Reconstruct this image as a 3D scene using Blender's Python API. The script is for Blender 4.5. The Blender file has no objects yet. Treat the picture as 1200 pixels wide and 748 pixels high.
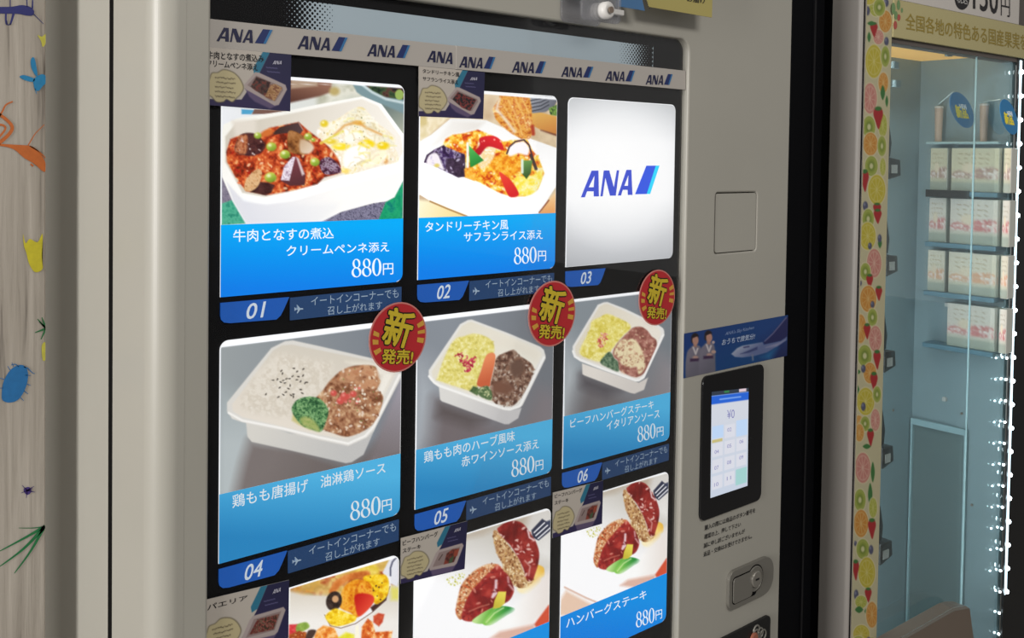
import bpy, bmesh, math, random
import numpy as np
from mathutils import Vector, Matrix

# ------------------------------------------------------------------ camera, light, exposure
S = 0.8                                   # metres per plane unit (display plane is one unit from the camera)
FPX, PCY = 1190.0, 220.70996              # focal length and principal row in pixels of the 1200x748 frame
YAW, PITCH, ROLL = 0.737424148, -0.0295079975, 0.0144096612
CX, CY, CZ = -0.476806840*S, -1.0*S, -0.140334198*S
Z0 = 1.5 - CZ                             # eye height 1.5 m
f_ = np.array([math.sin(YAW)*math.cos(PITCH), math.cos(YAW)*math.cos(PITCH), math.sin(PITCH)])
rt_ = np.array([math.cos(YAW), -math.sin(YAW), 0.0]); up_ = np.cross(rt_, f_)
R_ = math.cos(ROLL)*rt_ + math.sin(ROLL)*up_
U_ = -math.sin(ROLL)*rt_ + math.cos(ROLL)*up_
CAM = np.array([CX, CY, CZ + Z0])
scn = bpy.context.scene
cd = bpy.data.cameras.new('camera'); cam = bpy.data.objects.new('camera', cd)
scn.collection.objects.link(cam); scn.camera = cam
cd.sensor_width = 36.0; cd.lens = FPX*36/1200; cd.shift_y = -(374-PCY)/1200; cd.clip_start = 0.01
cam.matrix_world = Matrix(((R_[0], U_[0], -f_[0], CAM[0]), (R_[1], U_[1], -f_[1], CAM[1]), (R_[2], U_[2], -f_[2], CAM[2]), (0, 0, 0, 1)))
w = bpy.data.worlds.new('world'); scn.world = w; w.use_nodes = True
w.node_tree.nodes['Background'].inputs[0].default_value = (0.95, 0.93, 0.90, 1)
w.node_tree.nodes['Background'].inputs[1].default_value = 0.24
def area(name, loc, target, size, power, col=(1, 1, 1), sy=None):
    l = bpy.data.lights.new(name, 'AREA'); l.size = size; l.energy = power; l.color = col
    if sy: l.shape = 'RECTANGLE'; l.size_y = sy
    o = bpy.data.objects.new(name, l); scn.collection.objects.link(o); o.location = loc
    o.rotation_euler = (Vector(target)-Vector(loc)).to_track_quat('-Z', 'Y').to_euler(); return o
area('window_light', (-3.4, -.50, 1.8), (0.0, 0, 1.3), 1.0, 135, (1, .98, .95), 1.8)
area('ceiling_light', (0.2, -2.0, 2.75), (0.5, -0.1, 1.2), 1.2, 27, (1, .97, .92), .4)
vs = scn.view_settings; vs.view_transform = 'Standard'; vs.look = 'None'; vs.gamma = 1; vs.use_curve_mapping = False
vs.exposure = 0.0

# ------------------------------------------------------------------ measured lines of the display (plane units)
XW = dict(wl=0.0, c1l=.0165, c1r=.2537, c2l=.2771, c2r=.5140, c3l=.5361, c3r=.7726, wr=.8009)
ZW = dict(bt=0., bb=-.0296, r1t=-.0537, r1b=-.2153, r1e=-.2921, r2t=-.3389, r2b=-.5031, r2e=-.5781, r3t=-.6279, r3b=-.7896, r3e=-.8650)
def on_plane(u, v, p0, n):
    d = f_ + R_*(u-600)/FPX - U_*(v-PCY)/FPX
    return CAM + d*(np.dot(p0-CAM, n)/np.dot(d, n))
def P(u, v, Y=0.0): return on_plane(u, v, np.array([0, Y, 0.]), np.array([0, 1., 0]))
def W(x, z, Y=0.0): return np.array([x*S, Y, z*S+Z0])        # plane units -> metres
def proj(p):
    d = p - CAM; ww = d@f_
    return 600+FPX*(d@R_)/ww, PCY-FPX*(d@U_)/ww
# neighbour machine frame of reference
AL = -.05; D2 = np.array([math.cos(AL), math.sin(AL), 0]); N2 = np.array([-math.sin(AL), math.cos(AL), 0])
O2 = P(1003, 374) * np.array([1, 1, 0])
def P2(u, v, b=0.0): return on_plane(u, v, O2 + N2*b, N2)
def PS(u, v, a): return on_plane(u, v, O2 + D2*a, D2)        # onto a plane perpendicular to the neighbour's front
def L2(a, b, z): return O2 + D2*a + N2*b + np.array([0, 0, z])
def ab(p): q = p-O2; return q@D2, q@N2, p[2]

def lin(c):
    c = np.asarray(c, float); c = c/255.0 if c.max() > 1.0 else c
    return np.where(c <= .04045, c/12.92, ((c+.055)/1.055)**2.4)
def lc(c): return tuple(lin(c)) + (1.0,)

# ------------------------------------------------------------------ materials
MATS = {}
def mat(name, col, rough=.5, metal=0., spec=.5, emit=0., noise=0., nscale=30., bump=0., coat=0., attr=False, diff=1.0, trans=0.):
    if name in MATS: return MATS[name]
    m = bpy.data.materials.new(name); m.use_nodes = True; nt = m.node_tree; b = nt.nodes['Principled BSDF']
    b.inputs['Roughness'].default_value = rough; b.inputs['Metallic'].default_value = metal; b.inputs['Specular IOR Level'].default_value = spec
    if coat: b.inputs['Coat Weight'].default_value = coat
    if attr:
        a = nt.nodes.new('ShaderNodeAttribute'); a.attribute_name = 'Col'
        src = a.outputs['Color']
    else:
        rgb = nt.nodes.new('ShaderNodeRGB'); rgb.outputs[0].default_value = lc(col); src = rgb.outputs[0]
    if noise or bump:
        tc = nt.nodes.new('ShaderNodeTexCoord'); n = nt.nodes.new('ShaderNodeTexNoise'); n.inputs['Scale'].default_value = nscale
        n.inputs['Detail'].default_value = 4; nt.links.new(tc.outputs['Object'], n.inputs['Vector'])
        if noise:
            mr = nt.nodes.new('ShaderNodeMapRange'); mr.inputs[1].default_value = .3; mr.inputs[2].default_value = .7
            mr.inputs[3].default_value = 1-noise; mr.inputs[4].default_value = 1.0
            nt.links.new(n.outputs[0], mr.inputs[0])
            mx = nt.nodes.new('ShaderNodeVectorMath'); mx.operation = 'SCALE'
            nt.links.new(src, mx.inputs[0]); nt.links.new(mr.outputs[0], mx.inputs['Scale']); src = mx.outputs[0]
        if bump:
            bp = nt.nodes.new('ShaderNodeBump'); bp.inputs['Strength'].default_value = bump; bp.inputs['Distance'].default_value = .001
            nt.links.new(n.outputs[0], bp.inputs['Height']); nt.links.new(bp.outputs[0], b.inputs['Normal'])
    if emit:
        nt.links.new(src, b.inputs['Emission Color']); b.inputs['Emission Strength'].default_value = emit
        sc_ = nt.nodes.new('ShaderNodeVectorMath'); sc_.operation = 'SCALE'; sc_.inputs['Scale'].default_value = diff
        nt.links.new(src, sc_.inputs[0]); nt.links.new(sc_.outputs[0], b.inputs['Base Color'])
    else: nt.links.new(src, b.inputs['Base Color'])
    MATS[name] = m; return m
def pane_mat(name, tint=(1, 1, 1), refl=.5, rough=.02):
    m = bpy.data.materials.new(name); m.use_nodes = True; nt = m.node_tree; nt.nodes.clear()
    o = nt.nodes.new('ShaderNodeOutputMaterial'); t = nt.nodes.new('ShaderNodeBsdfTransparent'); g = nt.nodes.new('ShaderNodeBsdfGlossy')
    t.inputs[0].default_value = (*tint, 1); g.inputs['Roughness'].default_value = rough
    fr = nt.nodes.new('ShaderNodeFresnel'); fr.inputs[0].default_value = 1.45
    mu = nt.nodes.new('ShaderNodeMath'); mu.operation = 'MULTIPLY'; mu.inputs[1].default_value = refl
    x = nt.nodes.new('ShaderNodeMixShader'); nt.links.new(fr.outputs[0], mu.inputs[0]); nt.links.new(mu.outputs[0], x.inputs[0])
    nt.links.new(t.outputs[0], x.inputs[1]); nt.links.new(g.outputs[0], x.inputs[2]); nt.links.new(x.outputs[0], o.inputs[0]); return m
M_body = mat('ivory_enamel', (162, 159, 150), .38, noise=.04, nscale=6, bump=.02)
M_black = mat('black_trim', (9, 9, 11), .45)
M_disp = mat('display_black', (17, 17, 19), .6, spec=.12)
M_void = mat('black_recess', (5, 6, 10), .7, spec=.1)
M_gap = mat('rubber_gasket', (8, 7, 7), .8, spec=.1)
M_lit = mat('backlit_white', (245, 247, 250), .5, emit=.85, diff=.4)
M_pic = mat('backlit_print', None, .5, emit=1.0, diff=.18, attr=True, spec=.1)
M_print = mat('paper_print', None, .5, attr=True)
M_gloss = mat('vinyl_print', None, .3, attr=True)
M_pane = pane_mat('clear_pane', (.98, .98, .98), .14)
M_glass = pane_mat('window_glass', (.90, .95, .95), .35)
M_acr = pane_mat('acrylic', (.97, .97, .98), .8, .08)
nt_ = M_acr.node_tree; mx_ = nt_.nodes.new('ShaderNodeMixShader'); df_ = nt_.nodes.new('ShaderNodeBsdfDiffuse'); df_.inputs[0].default_value = (.6, .6, .64, 1); mx_.inputs[0].default_value = .08
old_ = nt_.nodes['Material Output'].inputs[0].links[0].from_socket; nt_.links.new(old_, mx_.inputs[1]); nt_.links.new(df_.outputs[0], mx_.inputs[2]); nt_.links.new(mx_.outputs[0], nt_.nodes['Material Output'].inputs[0])
M_chrome = mat('brushed_metal', (124, 121, 114), .38, metal=.35)
M_steel = mat('dark_steel', (128, 114, 102), .35, metal=.35)
M_white = mat('white_plastic', (205, 203, 200), .4)
M_txtw = mat('lit_lettering', (238, 248, 255), .5, emit=.9, diff=.3)
M_txtd = mat('dim_lettering', (150, 170, 190), .5, emit=.35)
M_txtl = mat('number_lettering', (215, 228, 240), .5, emit=.25)
M_ink = mat('black_ink', (28, 25, 28), .5)
M_navy = mat('navy_ink', (24, 26, 62), .45)
M_flag = mat('blue_ink', (26, 42, 96), .45)
M_flag2 = mat('sky_ink', (48, 108, 158), .45)
M_red = mat('red_vinyl', (178, 38, 44), .4)
M_yel = mat('yellow_vinyl', (196, 172, 44), .4)
M_gold = mat('gold_vinyl', (200, 150, 60), .4)

# ------------------------------------------------------------------ object helpers
COL = scn.collection
def link(name, me, m=None, parent=None, smooth=False):
    n = len(me.vertices)
    co = np.empty(n*3, np.float32); me.vertices.foreach_get('co', co); co = co.reshape(-1, 3)
    c = (co.min(0)+co.max(0))/2; co -= c; me.vertices.foreach_set('co', co.ravel()); me.update()
    o = bpy.data.objects.new(name, me); COL.objects.link(o); o.location = c.tolist()
    if m and not me.materials: me.materials.append(m)
    if smooth: me.polygons.foreach_set('use_smooth', [True]*len(me.polygons))
    if parent is not None:
        o.parent = parent
        par = parent; t = Vector((0, 0, 0))
        while par is not None: t += par.location; par = par.parent
        # children keep plain local offsets (parents are never rotated)
        o.location = Vector(c.tolist()) - t
    return o
def tag(o, label, cat, group=None):
    o['label'] = label; o['category'] = cat
    if group: o['group'] = group
    return o
def thing(name, label, cat, loc, group=None):
    o = bpy.data.objects.new(name, None); COL.objects.link(o); o.location = [float(q) for q in loc]; o.empty_display_size = .02
    return tag(o, label, cat, group)
def mesh(verts, faces):
    me = bpy.data.meshes.new('m'); me.from_pydata([tuple(map(float, v)) for v in verts], [], faces); me.update(); return me
def fill_poly(pts):
    """flat polygon (possibly concave), 3D points"""
    bm = bmesh.new(); vs_ = [bm.verts.new(p) for p in pts]; f = bm.faces.new(vs_)
    bmesh.ops.triangulate(bm, faces=[f]); me = bpy.data.meshes.new('m'); bm.to_mesh(me); bm.free(); return me
def prism(pts, vec):
    """polygon (3D points) thickened along vec"""
    n = len(pts); vec = np.array(vec, float)
    v = [np.array(p) for p in pts] + [np.array(p)+vec for p in pts]
    f = [tuple(range(n)), tuple(range(2*n-1, n-1, -1))] + [(i, n+i, n+(i+1) % n, (i+1) % n) for i in range(n)]
    me = mesh(v, f); bm = bmesh.new(); bm.from_mesh(me); bmesh.ops.recalc_face_normals(bm, faces=bm.faces)
    big = [q for q in bm.faces if len(q.verts) > 4]; bmesh.ops.triangulate(bm, faces=big); bm.to_mesh(me); bm.free(); return me
def join(mes):
    bm = bmesh.new()
    for m in mes: bm.from_mesh(m)
    me = bpy.data.meshes.new('m'); bm.to_mesh(me); bm.free(); return me
def bevel(me, w, seg=2):
    bm = bmesh.new(); bm.from_mesh(me); bmesh.ops.remove_doubles(bm, verts=bm.verts, dist=1e-6)
    es = [e for e in bm.edges if len(e.link_faces) == 2 and e.calc_face_angle(0) > .6]
    bmesh.ops.bevel(bm, geom=es, offset=w, segments=seg, profile=.5, affect='EDGES', clamp_overlap=True); bm.to_mesh(me); bm.free(); return me
def box3(o, ex, ey, ez):
    """box from corner o with edge vectors"""
    o, ex, ey, ez = map(lambda q: np.array(q, float), (o, ex, ey, ez))
    return prism([o, o+ex, o+ex+ez, o+ez], ey)
def box(x0, x1, y0, y1, z0, z1): return box3((x0, y0, z0), (x1-x0, 0, 0), (0, y1-y0, 0), (0, 0, z1-z0))
def box2(a0, a1, b0, b1, z0, z1): return box3(L2(a0, b0, z0), D2*(a1-a0), N2*(b1-b0), (0, 0, z1-z0))
def rrect(x0, x1, z0, z1, r, n=6):
    """rounded rectangle outline, r a number or (bl, br, tr, tl)"""
    if not isinstance(r, (tuple, list)): r = (r,)*4
    pts = []
    for (cx, cz, sx, sz, rr, a0) in ((x0, z0, 1, 1, r[0], 180), (x1, z0, -1, 1, r[1], 270), (x1, z1, -1, -1, r[2], 0), (x0, z1, 1, -1, r[3], 90)):
        if rr <= 0: pts.append((cx, cz)); continue
        for i in range(n+1):
            a = math.radians(a0+90*i/n); pts.append((cx+sx*rr+rr*math.cos(a), cz+sz*rr+rr*math.sin(a)))
    return pts
def lathe(c, axis, prof, n=24):
    """prof: (radius, distance along axis)"""
    axis = np.array(axis, float); axis /= np.linalg.norm(axis); a = np.array([0, 0, 1.]) if abs(axis[2]) < .9 else np.array([1., 0, 0])
    e1 = np.cross(axis, a); e1 /= np.linalg.norm(e1); e2 = np.cross(axis, e1); v = []; f = []
    for r, h in prof:
        for i in range(n): t = 2*math.pi*i/n; v.append(np.array(c)+axis*h+(e1*math.cos(t)+e2*math.sin(t))*r)
    for k in range(len(prof)-1):
        for i in range(n): j = (i+1) % n; f.append((k*n+i, k*n+j, (k+1)*n+j, (k+1)*n+i))
    f.append(tuple(range(n-1, -1, -1))); f.append(tuple((len(prof)-1)*n+i for i in range(n))); return mesh(v, f)
def plate_with_hole(outer, holes, Y0, Y1, name, m, parent, bev=.002):
    cu = bpy.data.curves.new('c', 'CURVE'); cu.dimensions = '2D'; cu.fill_mode = 'BOTH'
    for pts in [outer]+holes:
        sp = cu.splines.new('POLY'); sp.points.add(len(pts)-1)
        for i, p in enumerate(pts): sp.points[i].co = (p[0], p[1], 0, 1)
        sp.use_cyclic_u = True
    cu.extrude = max((Y1-Y0)/2-bev, 1e-4); cu.bevel_depth = bev; cu.bevel_resolution = 2; cu.offset = -bev
    o = bpy.data.objects.new('c', cu); COL.objects.link(o); dg = bpy.context.evaluated_depsgraph_get()
    me = bpy.data.meshes.new_from_object(o.evaluated_get(dg)); bpy.data.objects.remove(o)
    co = np.empty(len(me.vertices)*3); me.vertices.foreach_get('co', co); co = co.reshape(-1, 3)
    new = np.stack([co[:, 0], -co[:, 2]+(Y0+Y1)/2, co[:, 1]], 1)
    me.vertices.foreach_set('co', new.ravel()); me.update(); me.materials.clear()
    return link(name, me, m, parent)

# lettering: text fitted into a four-sided area of a plane
TXT = {}
def glyphs(s, offset=0.0, space=1.0):
    k = (s, offset, space)
    if k in TXT: return TXT[k]
    cu = bpy.data.curves.new('t', 'FONT'); cu.body = s; cu.size = 1; cu.offset = offset; cu.resolution_u = 3; cu.space_character = space
    o = bpy.data.objects.new('t', cu); COL.objects.link(o); dg = bpy.context.evaluated_depsgraph_get()
    me = bpy.data.meshes.new_from_object(o.evaluated_get(dg)); bpy.data.objects.remove(o)
    n = len(me.vertices); co = np.empty(n*3); me.vertices.foreach_get('co', co); co = co.reshape(-1, 3)[:, :2]
    fs = [tuple(p.vertices) for p in me.polygons]
    if offset == 0: TXT[k] = ((co-co.min(0))/(co.max(0)-co.min(0)), fs)
    else:
        co0 = glyph_box(s, space); TXT[k] = ((co-co0[0])/(co0[1]-co0[0]), fs)
    return TXT[k]
BOX = {}
def glyph_box(s, space=1.0):
    k = (s, space)
    if k in BOX: return BOX[k]
    cu = bpy.data.curves.new('t', 'FONT'); cu.body = s; cu.size = 1; cu.resolution_u = 3; cu.space_character = space
    o = bpy.data.objects.new('t', cu); COL.objects.link(o); dg = bpy.context.evaluated_depsgraph_get()
    me = bpy.data.meshes.new_from_object(o.evaluated_get(dg)); bpy.data.objects.remove(o)
    n = len(me.vertices); co = np.empty(n*3); me.vertices.foreach_get('co', co); co = co.reshape(-1, 3)[:, :2]
    BOX[k] = (co.min(0), co.max(0)); return BOX[k]
def bil(q, st):
    bl, br, tl, tr = [np.array(p) for p in q]; s = st[:, :1]; t = st[:, 1:]
    return bl*(1-s)*(1-t)+br*s*(1-t)+tl*(1-s)*t+tr*s*t
def text3(s, q3, m, parent, name='lettering', offset=0.0, space=1.0):
    st, fs = glyphs(s, 0.0, space)
    if offset:
        lo, hi = glyph_box(s, space); n = len(st); k = 8 if offset > .02 else 4; al = []; fl_ = []
        for i in range(k+1):
            d = np.array([0, 0]) if i == k else np.array([math.cos(2*math.pi*(i+.5)/k), math.sin(2*math.pi*(i+.5)/k)])*offset/(hi-lo)
            al.append(st+d); fl_ += [tuple(v+i*n for v in f) for f in fs]
        nn = np.cross(np.array(q3[1])-np.array(q3[0]), np.array(q3[2])-np.array(q3[0])); nn = nn/np.linalg.norm(nn); nn = nn if nn@(CAM-np.array(q3[0])) > 0 else -nn
        lift = np.repeat(np.arange(k+1)*1.5e-5, n)[:, None]*nn
        return link(name, mesh(bil(q3, np.concatenate(al))+lift, fl_), m, parent)
    return link(name, mesh(bil(q3, st), fs), m, parent)
def numeral(c):
    """condensed book numerals built from thick-and-thin rings; unit box"""
    V, F = [], []
    def ring(cx, cy, rx, ry, ix, iy, sh=0.0, n=28):
        k = len(V)
        for i in range(n):
            a = 2*math.pi*i/n; V.append((cx+rx*math.cos(a), cy+ry*math.sin(a)))
        for i in range(n):
            a = 2*math.pi*i/n; V.append((cx+ix*math.cos(a)+sh*math.sin(a), cy+iy*math.sin(a)))
        for i in range(n): j = (i+1) % n; F.append((k+i, k+j, k+n+j, k+n+i))
    if c == '0': ring(.5, .5, .47, .5, .24, .45)
    else: ring(.5, .745, .38, .255, .20, .21, -.05); ring(.5, .27, .47, .27, .27, .225, -.06)
    return np.array(V), F
def price3(q3, m, parent, name):
    V, F = [], []; n = 0
    for i, c in enumerate('880'):
        v, f = numeral(c); v = v*[.335, 1]+[i*.335, 0]; V.append(v); F += [tuple(a+n for a in g) for g in f]; n += len(v)
    return link(name, mesh(bil(q3, np.concatenate(V)), F), m, parent)
def quad(bl, br, h, h2=None, lean=0.0):
    h2 = h if h2 is None else h2
    return [bl, br, (bl[0]+lean, bl[1]-h), (br[0]+lean, br[1]-h2)]
def text(s, q, Y, m, parent, off=(0, 0), name='lettering', offset=0.0, space=1.0, pf=P):
    d = np.array([off[0], 0, off[1]])
    return text3(s, [pf(p[0], p[1], Y)+d for p in q], m, parent, name, offset, space)

# flat company wordmark: letters and the slanted two-tone bar (coordinates 0..407 x 0..162)
LOGO = dict(
    a1=[(0, 0), (52, 139), (86, 139), (88, 3), (62, 3), (62, 30), (30, 31), (20, 0)],
    n=[(95, 3), (112, 139), (140, 139), (163, 50), (178, 139), (190, 139), (173, 5), (143, 5), (120, 100), (107, 3)],
    a2=[(183, 5), (228, 141), (254, 141), (260, 7), (235, 7), (234, 34), (209, 35), (200, 5)],
    f1=[(273, 10), (334, 162), (386, 162), (336, 10)], f2=[(336, 10), (386, 162), (407, 162), (355, 10)])
HOLE = {'a1': [(38, 52), (62, 52), (66, 112)], 'a2': [(217, 56), (236, 56), (238, 112)]}
def logo(q3, parent, mats, parts='an2f', name='printed_wordmark'):
    mes = []; 
    def part(k, mm):
        pts = np.array(LOGO[k], float)/[407, 162]
        if parts == 'a': pts[:, 0] *= 407/262.; pts[:, 1] *= 162/141.
        if k in HOLE:
            h = np.array(HOLE[k], float)/[407, 162]
            if parts == 'a': h[:, 0] *= 407/262.; h[:, 1] *= 162/141.
            cu = bpy.data.curves.new('c', 'CURVE'); cu.dimensions = '2D'; cu.fill_mode = 'BOTH'
            for pp in (pts, h):
                sp = cu.splines.new('POLY'); sp.points.add(len(pp)-1)
                for i, p in enumerate(pp): sp.points[i].co = (p[0], p[1], 0, 1)
                sp.use_cyclic_u = True
            o = bpy.data.objects.new('c', cu); COL.objects.link(o); dg = bpy.context.evaluated_depsgraph_get()
            me0 = bpy.data.meshes.new_from_object(o.evaluated_get(dg)); bpy.data.objects.remove(o)
            co = np.empty(len(me0.vertices)*3); me0.vertices.foreach_get('co', co); co = co.reshape(-1, 3)[:, :2]
            me = mesh(bil(q3, co), [tuple(p.vertices) for p in me0.polygons])
        else: me = fill_poly([tuple(p) for p in bil(q3, pts)])
        for p in me.polygons: p.material_index = mm
        mes.append(me)
    for k in ('a1', 'n', 'a2'): part(k, 0)
    if parts != 'a': part('f1', 1); part('f2', 2)
    me = join(mes)
    for m in mats: me.materials.append(m)
    return link(name, me, None, parent)

# ------------------------------------------------------------------ printed pictures: colours painted on a fine grid
RS = np.random.RandomState(7); LAT = RS.rand(128, 128)
def vnoise(U, V, sc, seed=0, octv=3):
    out = np.zeros_like(U); amp = 1; tot = 0
    for o in range(octv):
        x = U/sc*(2**o)+seed*17.3+o*5.1; y = V/sc*(2**o)+seed*9.7+o*3.7
        xi = np.floor(x).astype(int); yi = np.floor(y).astype(int); fx = x-xi; fy = y-yi
        fx = fx*fx*(3-2*fx); fy = fy*fy*(3-2*fy)
        a = LAT[xi % 128, yi % 128]; b = LAT[(xi+1) % 128, yi % 128]; c = LAT[xi % 128, (yi+1) % 128]; d = LAT[(xi+1) % 128, (yi+1) % 128]
        out += amp*((a*(1-fx)+b*fx)*(1-fy)+(c*(1-fx)+d*fx)*fy); tot += amp; amp *= .6
    return out/tot
def smooth_pts(pts, k=5):
    p = np.array(pts, float); n = len(p); out = []
    for i in range(n):
        a, b, c, d = p[i-1], p[i], p[(i+1) % n], p[(i+2) % n]
        for j in range(k):
            t = j/k; out.append(.5*((2*b)+(-a+c)*t+(2*a-5*b+4*c-d)*t*t+(-a+3*b-3*c+d)*t**3))
    return np.array(out)
class Paint:
    def __init__(s, U, V, base): s.U, s.V = U.ravel(), V.ravel(); s.C = np.tile(np.array(base, float), (len(s.U), 1)); s.T = lambda p: np.array(p, float); s.k = 1.0; s.seed = 1
    def org(s, ox, oy, sc): s.T = lambda p: np.array(p, float)/sc+np.array([ox, oy]); s.k = 1.0/sc; return s
    def _sel(s, pts, m):
        lo = pts.min(0)-m; hi = pts.max(0)+m
        return np.nonzero((s.U > lo[0]) & (s.U < hi[0]) & (s.V > lo[1]) & (s.V < hi[1]))[0]
    def mask(s, pts, soft):
        idx = s._sel(pts, soft*2+1); u, v = s.U[idx], s.V[idx]
        ins = np.zeros(len(idx), bool); dist = np.full(len(idx), 1e9); n = len(pts)
        for i in range(n):
            x1, y1 = pts[i]; x2, y2 = pts[(i+1) % n]
            c = ((y1 > v) != (y2 > v)); 
            if y1 != y2: ins ^= c & (u < (x2-x1)*(v-y1)/(y2-y1)+x1)
            dx, dy = x2-x1, y2-y1; L = dx*dx+dy*dy+1e-12
            t = np.clip(((u-x1)*dx+(v-y1)*dy)/L, 0, 1); dist = np.minimum(dist, np.hypot(u-x1-t*dx, v-y1-t*dy))
        sd = np.where(ins, dist, -dist); return idx, np.clip(.5+sd/(2*soft), 0, 1)
    def color(s, col, idx):
        return col(s.U[idx], s.V[idx]) if callable(col) else np.tile(np.array(col, float), (len(idx), 1))
    def blend(s, idx, a, col): c = s.color(col, idx); a = a[:, None]; s.C[idx] = s.C[idx]*(1-a)+c*a
    def poly(s, pts, col, soft=.6, sm=False, al=1.0):
        pts = s.T(pts); pts = smooth_pts(pts) if sm else pts
        idx, a = s.mask(pts, soft); s.blend(idx, a*al, col)
    def ell(s, cx, cy, rx, ry, col, ang=0, soft=.6, al=1.0, hi=None):
        c = s.T((cx, cy)); rx, ry = rx*s.k, ry*s.k; m = max(rx, ry)+soft*2+1
        idx = np.nonzero((abs(s.U-c[0]) < m) & (abs(s.V-c[1]) < m))[0]; u, v = s.U[idx]-c[0], s.V[idx]-c[1]
        ca, sa = math.cos(math.radians(ang)), math.sin(math.radians(ang)); x = (u*ca+v*sa)/rx; y = (-u*sa+v*ca)/ry
        r = np.hypot(x, y); a = np.clip(.5+(1-r)*min(rx, ry)/(2*soft), 0, 1)*al; s.blend(idx, a, col)
        if hi is not None: h = np.clip(1-np.hypot(x+.3, y+.35)*1.8, 0, 1)*a; s.blend(idx, h, hi)
    def line(s, pts, wd, col, soft=.5, al=1.0, taper=False):
        pts = s.T(pts); wd = wd*s.k if s.k != 1 else wd
        idx = s._sel(pts, wd+soft*2+1); u, v = s.U[idx], s.V[idx]; best = np.zeros(len(idx)); n = len(pts)-1
        for i in range(n):
            x1, y1 = pts[i]; x2, y2 = pts[i+1]; dx, dy = x2-x1, y2-y1; L = dx*dx+dy*dy+1e-12
            t = np.clip(((u-x1)*dx+(v-y1)*dy)/L, 0, 1); d = np.hypot(u-x1-t*dx, v-y1-t*dy)
            ww = wd/2*(1-((i+t)/n)*.85) if taper else wd/2
            best = np.maximum(best, np.clip(.5+(ww-d)/(2*soft), 0, 1))
        s.blend(idx, best*al, col)
    def tex(s, pal, sc=4, con=1.6, octv=3):
        s.seed += 1; sd = s.seed; pal = np.array(pal, float)
        def f(u, v):
            t = np.clip((vnoise(u, v, sc*1.25, sd, octv)-.5)*con*1.05+.5, 0, .999)*(len(pal)-1); i = t.astype(int); fr = (t-i)[:, None]
            return pal[i]*(1-fr)+pal[np.minimum(i+1, len(pal)-1)]*fr
        return f
    def grad(s, c1, c2, p1, p2, raw=False):
        p1, p2 = (s.T(p1), s.T(p2)); d = p2-p1; L = d@d; c1, c2 = np.array(c1, float), np.array(c2, float)
        def f(u, v):
            t = np.clip(((u-p1[0])*d[0]+(v-p1[1])*d[1])/L, 0, 1)[:, None]; return c1*(1-t)+c2*t
        return f
    def specks(s, pts, n, cols, r=(.5, 1.2), seed=0, al=.9, asp=1.0):
        q = s.T(pts); q = smooth_pts(q); rs = np.random.RandomState(seed+n); lo, hi = q.min(0), q.max(0)
        cnt = 0; tr = 0; Ts, ks = s.T, s.k; s.T = lambda p: np.array(p, float); s.k = 1
        while cnt < n and tr < n*20:
            tr += 1; x, y = lo+(hi-lo)*rs.rand(2); c = False
            for i in range(len(q)):
                x1, y1 = q[i]; x2, y2 = q[i-1]
                if (y1 > y) != (y2 > y) and x < (x2-x1)*(y-y1)/(y2-y1)+x1: c = not c
            if c:
                rr = r[0]+(r[1]-r[0])*rs.rand(); s.ell(x, y, rr*asp, rr, cols[rs.randint(len(cols))], ang=rs.rand()*180, soft=.5, al=al); cnt += 1
        s.T, s.k = Ts, ks
def grid_mesh(pos, nx, ny, C):
    """pos: (ny*nx,3); C: colours 0..255 in display space"""
    me = bpy.data.meshes.new('m'); me.vertices.add(nx*ny); me.vertices.foreach_set('co', pos.astype(np.float32).ravel())
    i = np.arange((ny-1)*(nx-1)); r = i//(nx-1); c = i % (nx-1); a = r*nx+c
    L = np.stack([a, a+nx, a+nx+1, a+1], 1).astype(np.int32); nf = len(L)
    me.loops.add(nf*4); me.loops.foreach_set('vertex_index', L.ravel()); me.polygons.add(nf)
    me.polygons.foreach_set('loop_start', np.arange(0, nf*4, 4, dtype=np.int32)); me.update(calc_edges=True)
    at = me.color_attributes.new('Col', 'FLOAT_COLOR', 'POINT'); col = np.ones((nx*ny, 4), np.float32); cc = np.clip(C, 0, None)/255.
    lo = np.clip(cc, 0, 1); col[:, :3] = np.where(lo <= .04045, lo/12.92, ((lo+.055)/1.055)**2.4)*np.maximum(cc, 1)**2
    at.data.foreach_set('color', col.ravel()); return me
def picture(name, rect, Y, painter, m, parent, res=1.0, base=(255, 255, 255), r=0., shift=(0, 0), corners=(0, 0, 0, 0)):
    """rect in plane units; painter works in pixels of the photograph"""
    x0, x1, z0, z1 = rect; nx = int((x1-x0)*S/.0008*res)+1; ny = int((z1-z0)*S/.0008*res)+1
    nx = min(nx, 320); ny = min(ny, 320)
    s, t = np.meshgrid(np.linspace(0, 1, nx), np.linspace(0, 1, ny)); Z = z1+(z0-z1)*t
    lft = np.full_like(Z, x0); rgt = np.full_like(Z, x1)
    for k, (cz, sg, side) in enumerate(((z0, 1, 'l'), (z0, 1, 'r'), (z1, -1, 'r'), (z1, -1, 'l'))):
        rr = corners[k]
        if rr:
            q = np.clip(1-np.abs(Z-cz)/rr, 0, 1); ins = rr*(1-np.sqrt(np.clip(1-q*q, 0, 1)))
            if side == 'l': lft = np.maximum(lft, x0+ins)
            else: rgt = np.minimum(rgt, x1-ins)
    X = lft+(rgt-lft)*s; pos = np.stack([X*S, np.full_like(X, Y), Z*S+Z0], -1).reshape(-1, 3)
    d = pos+np.array([shift[0]*S, 0, shift[1]*S])-CAM; ww = d@f_
    pt = Paint(600+FPX*(d@R_)/ww, PCY-FPX*(d@U_)/ww, base); painter(pt)
    return link(name, grid_mesh(pos, nx, ny, pt.C), m, parent)
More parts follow.
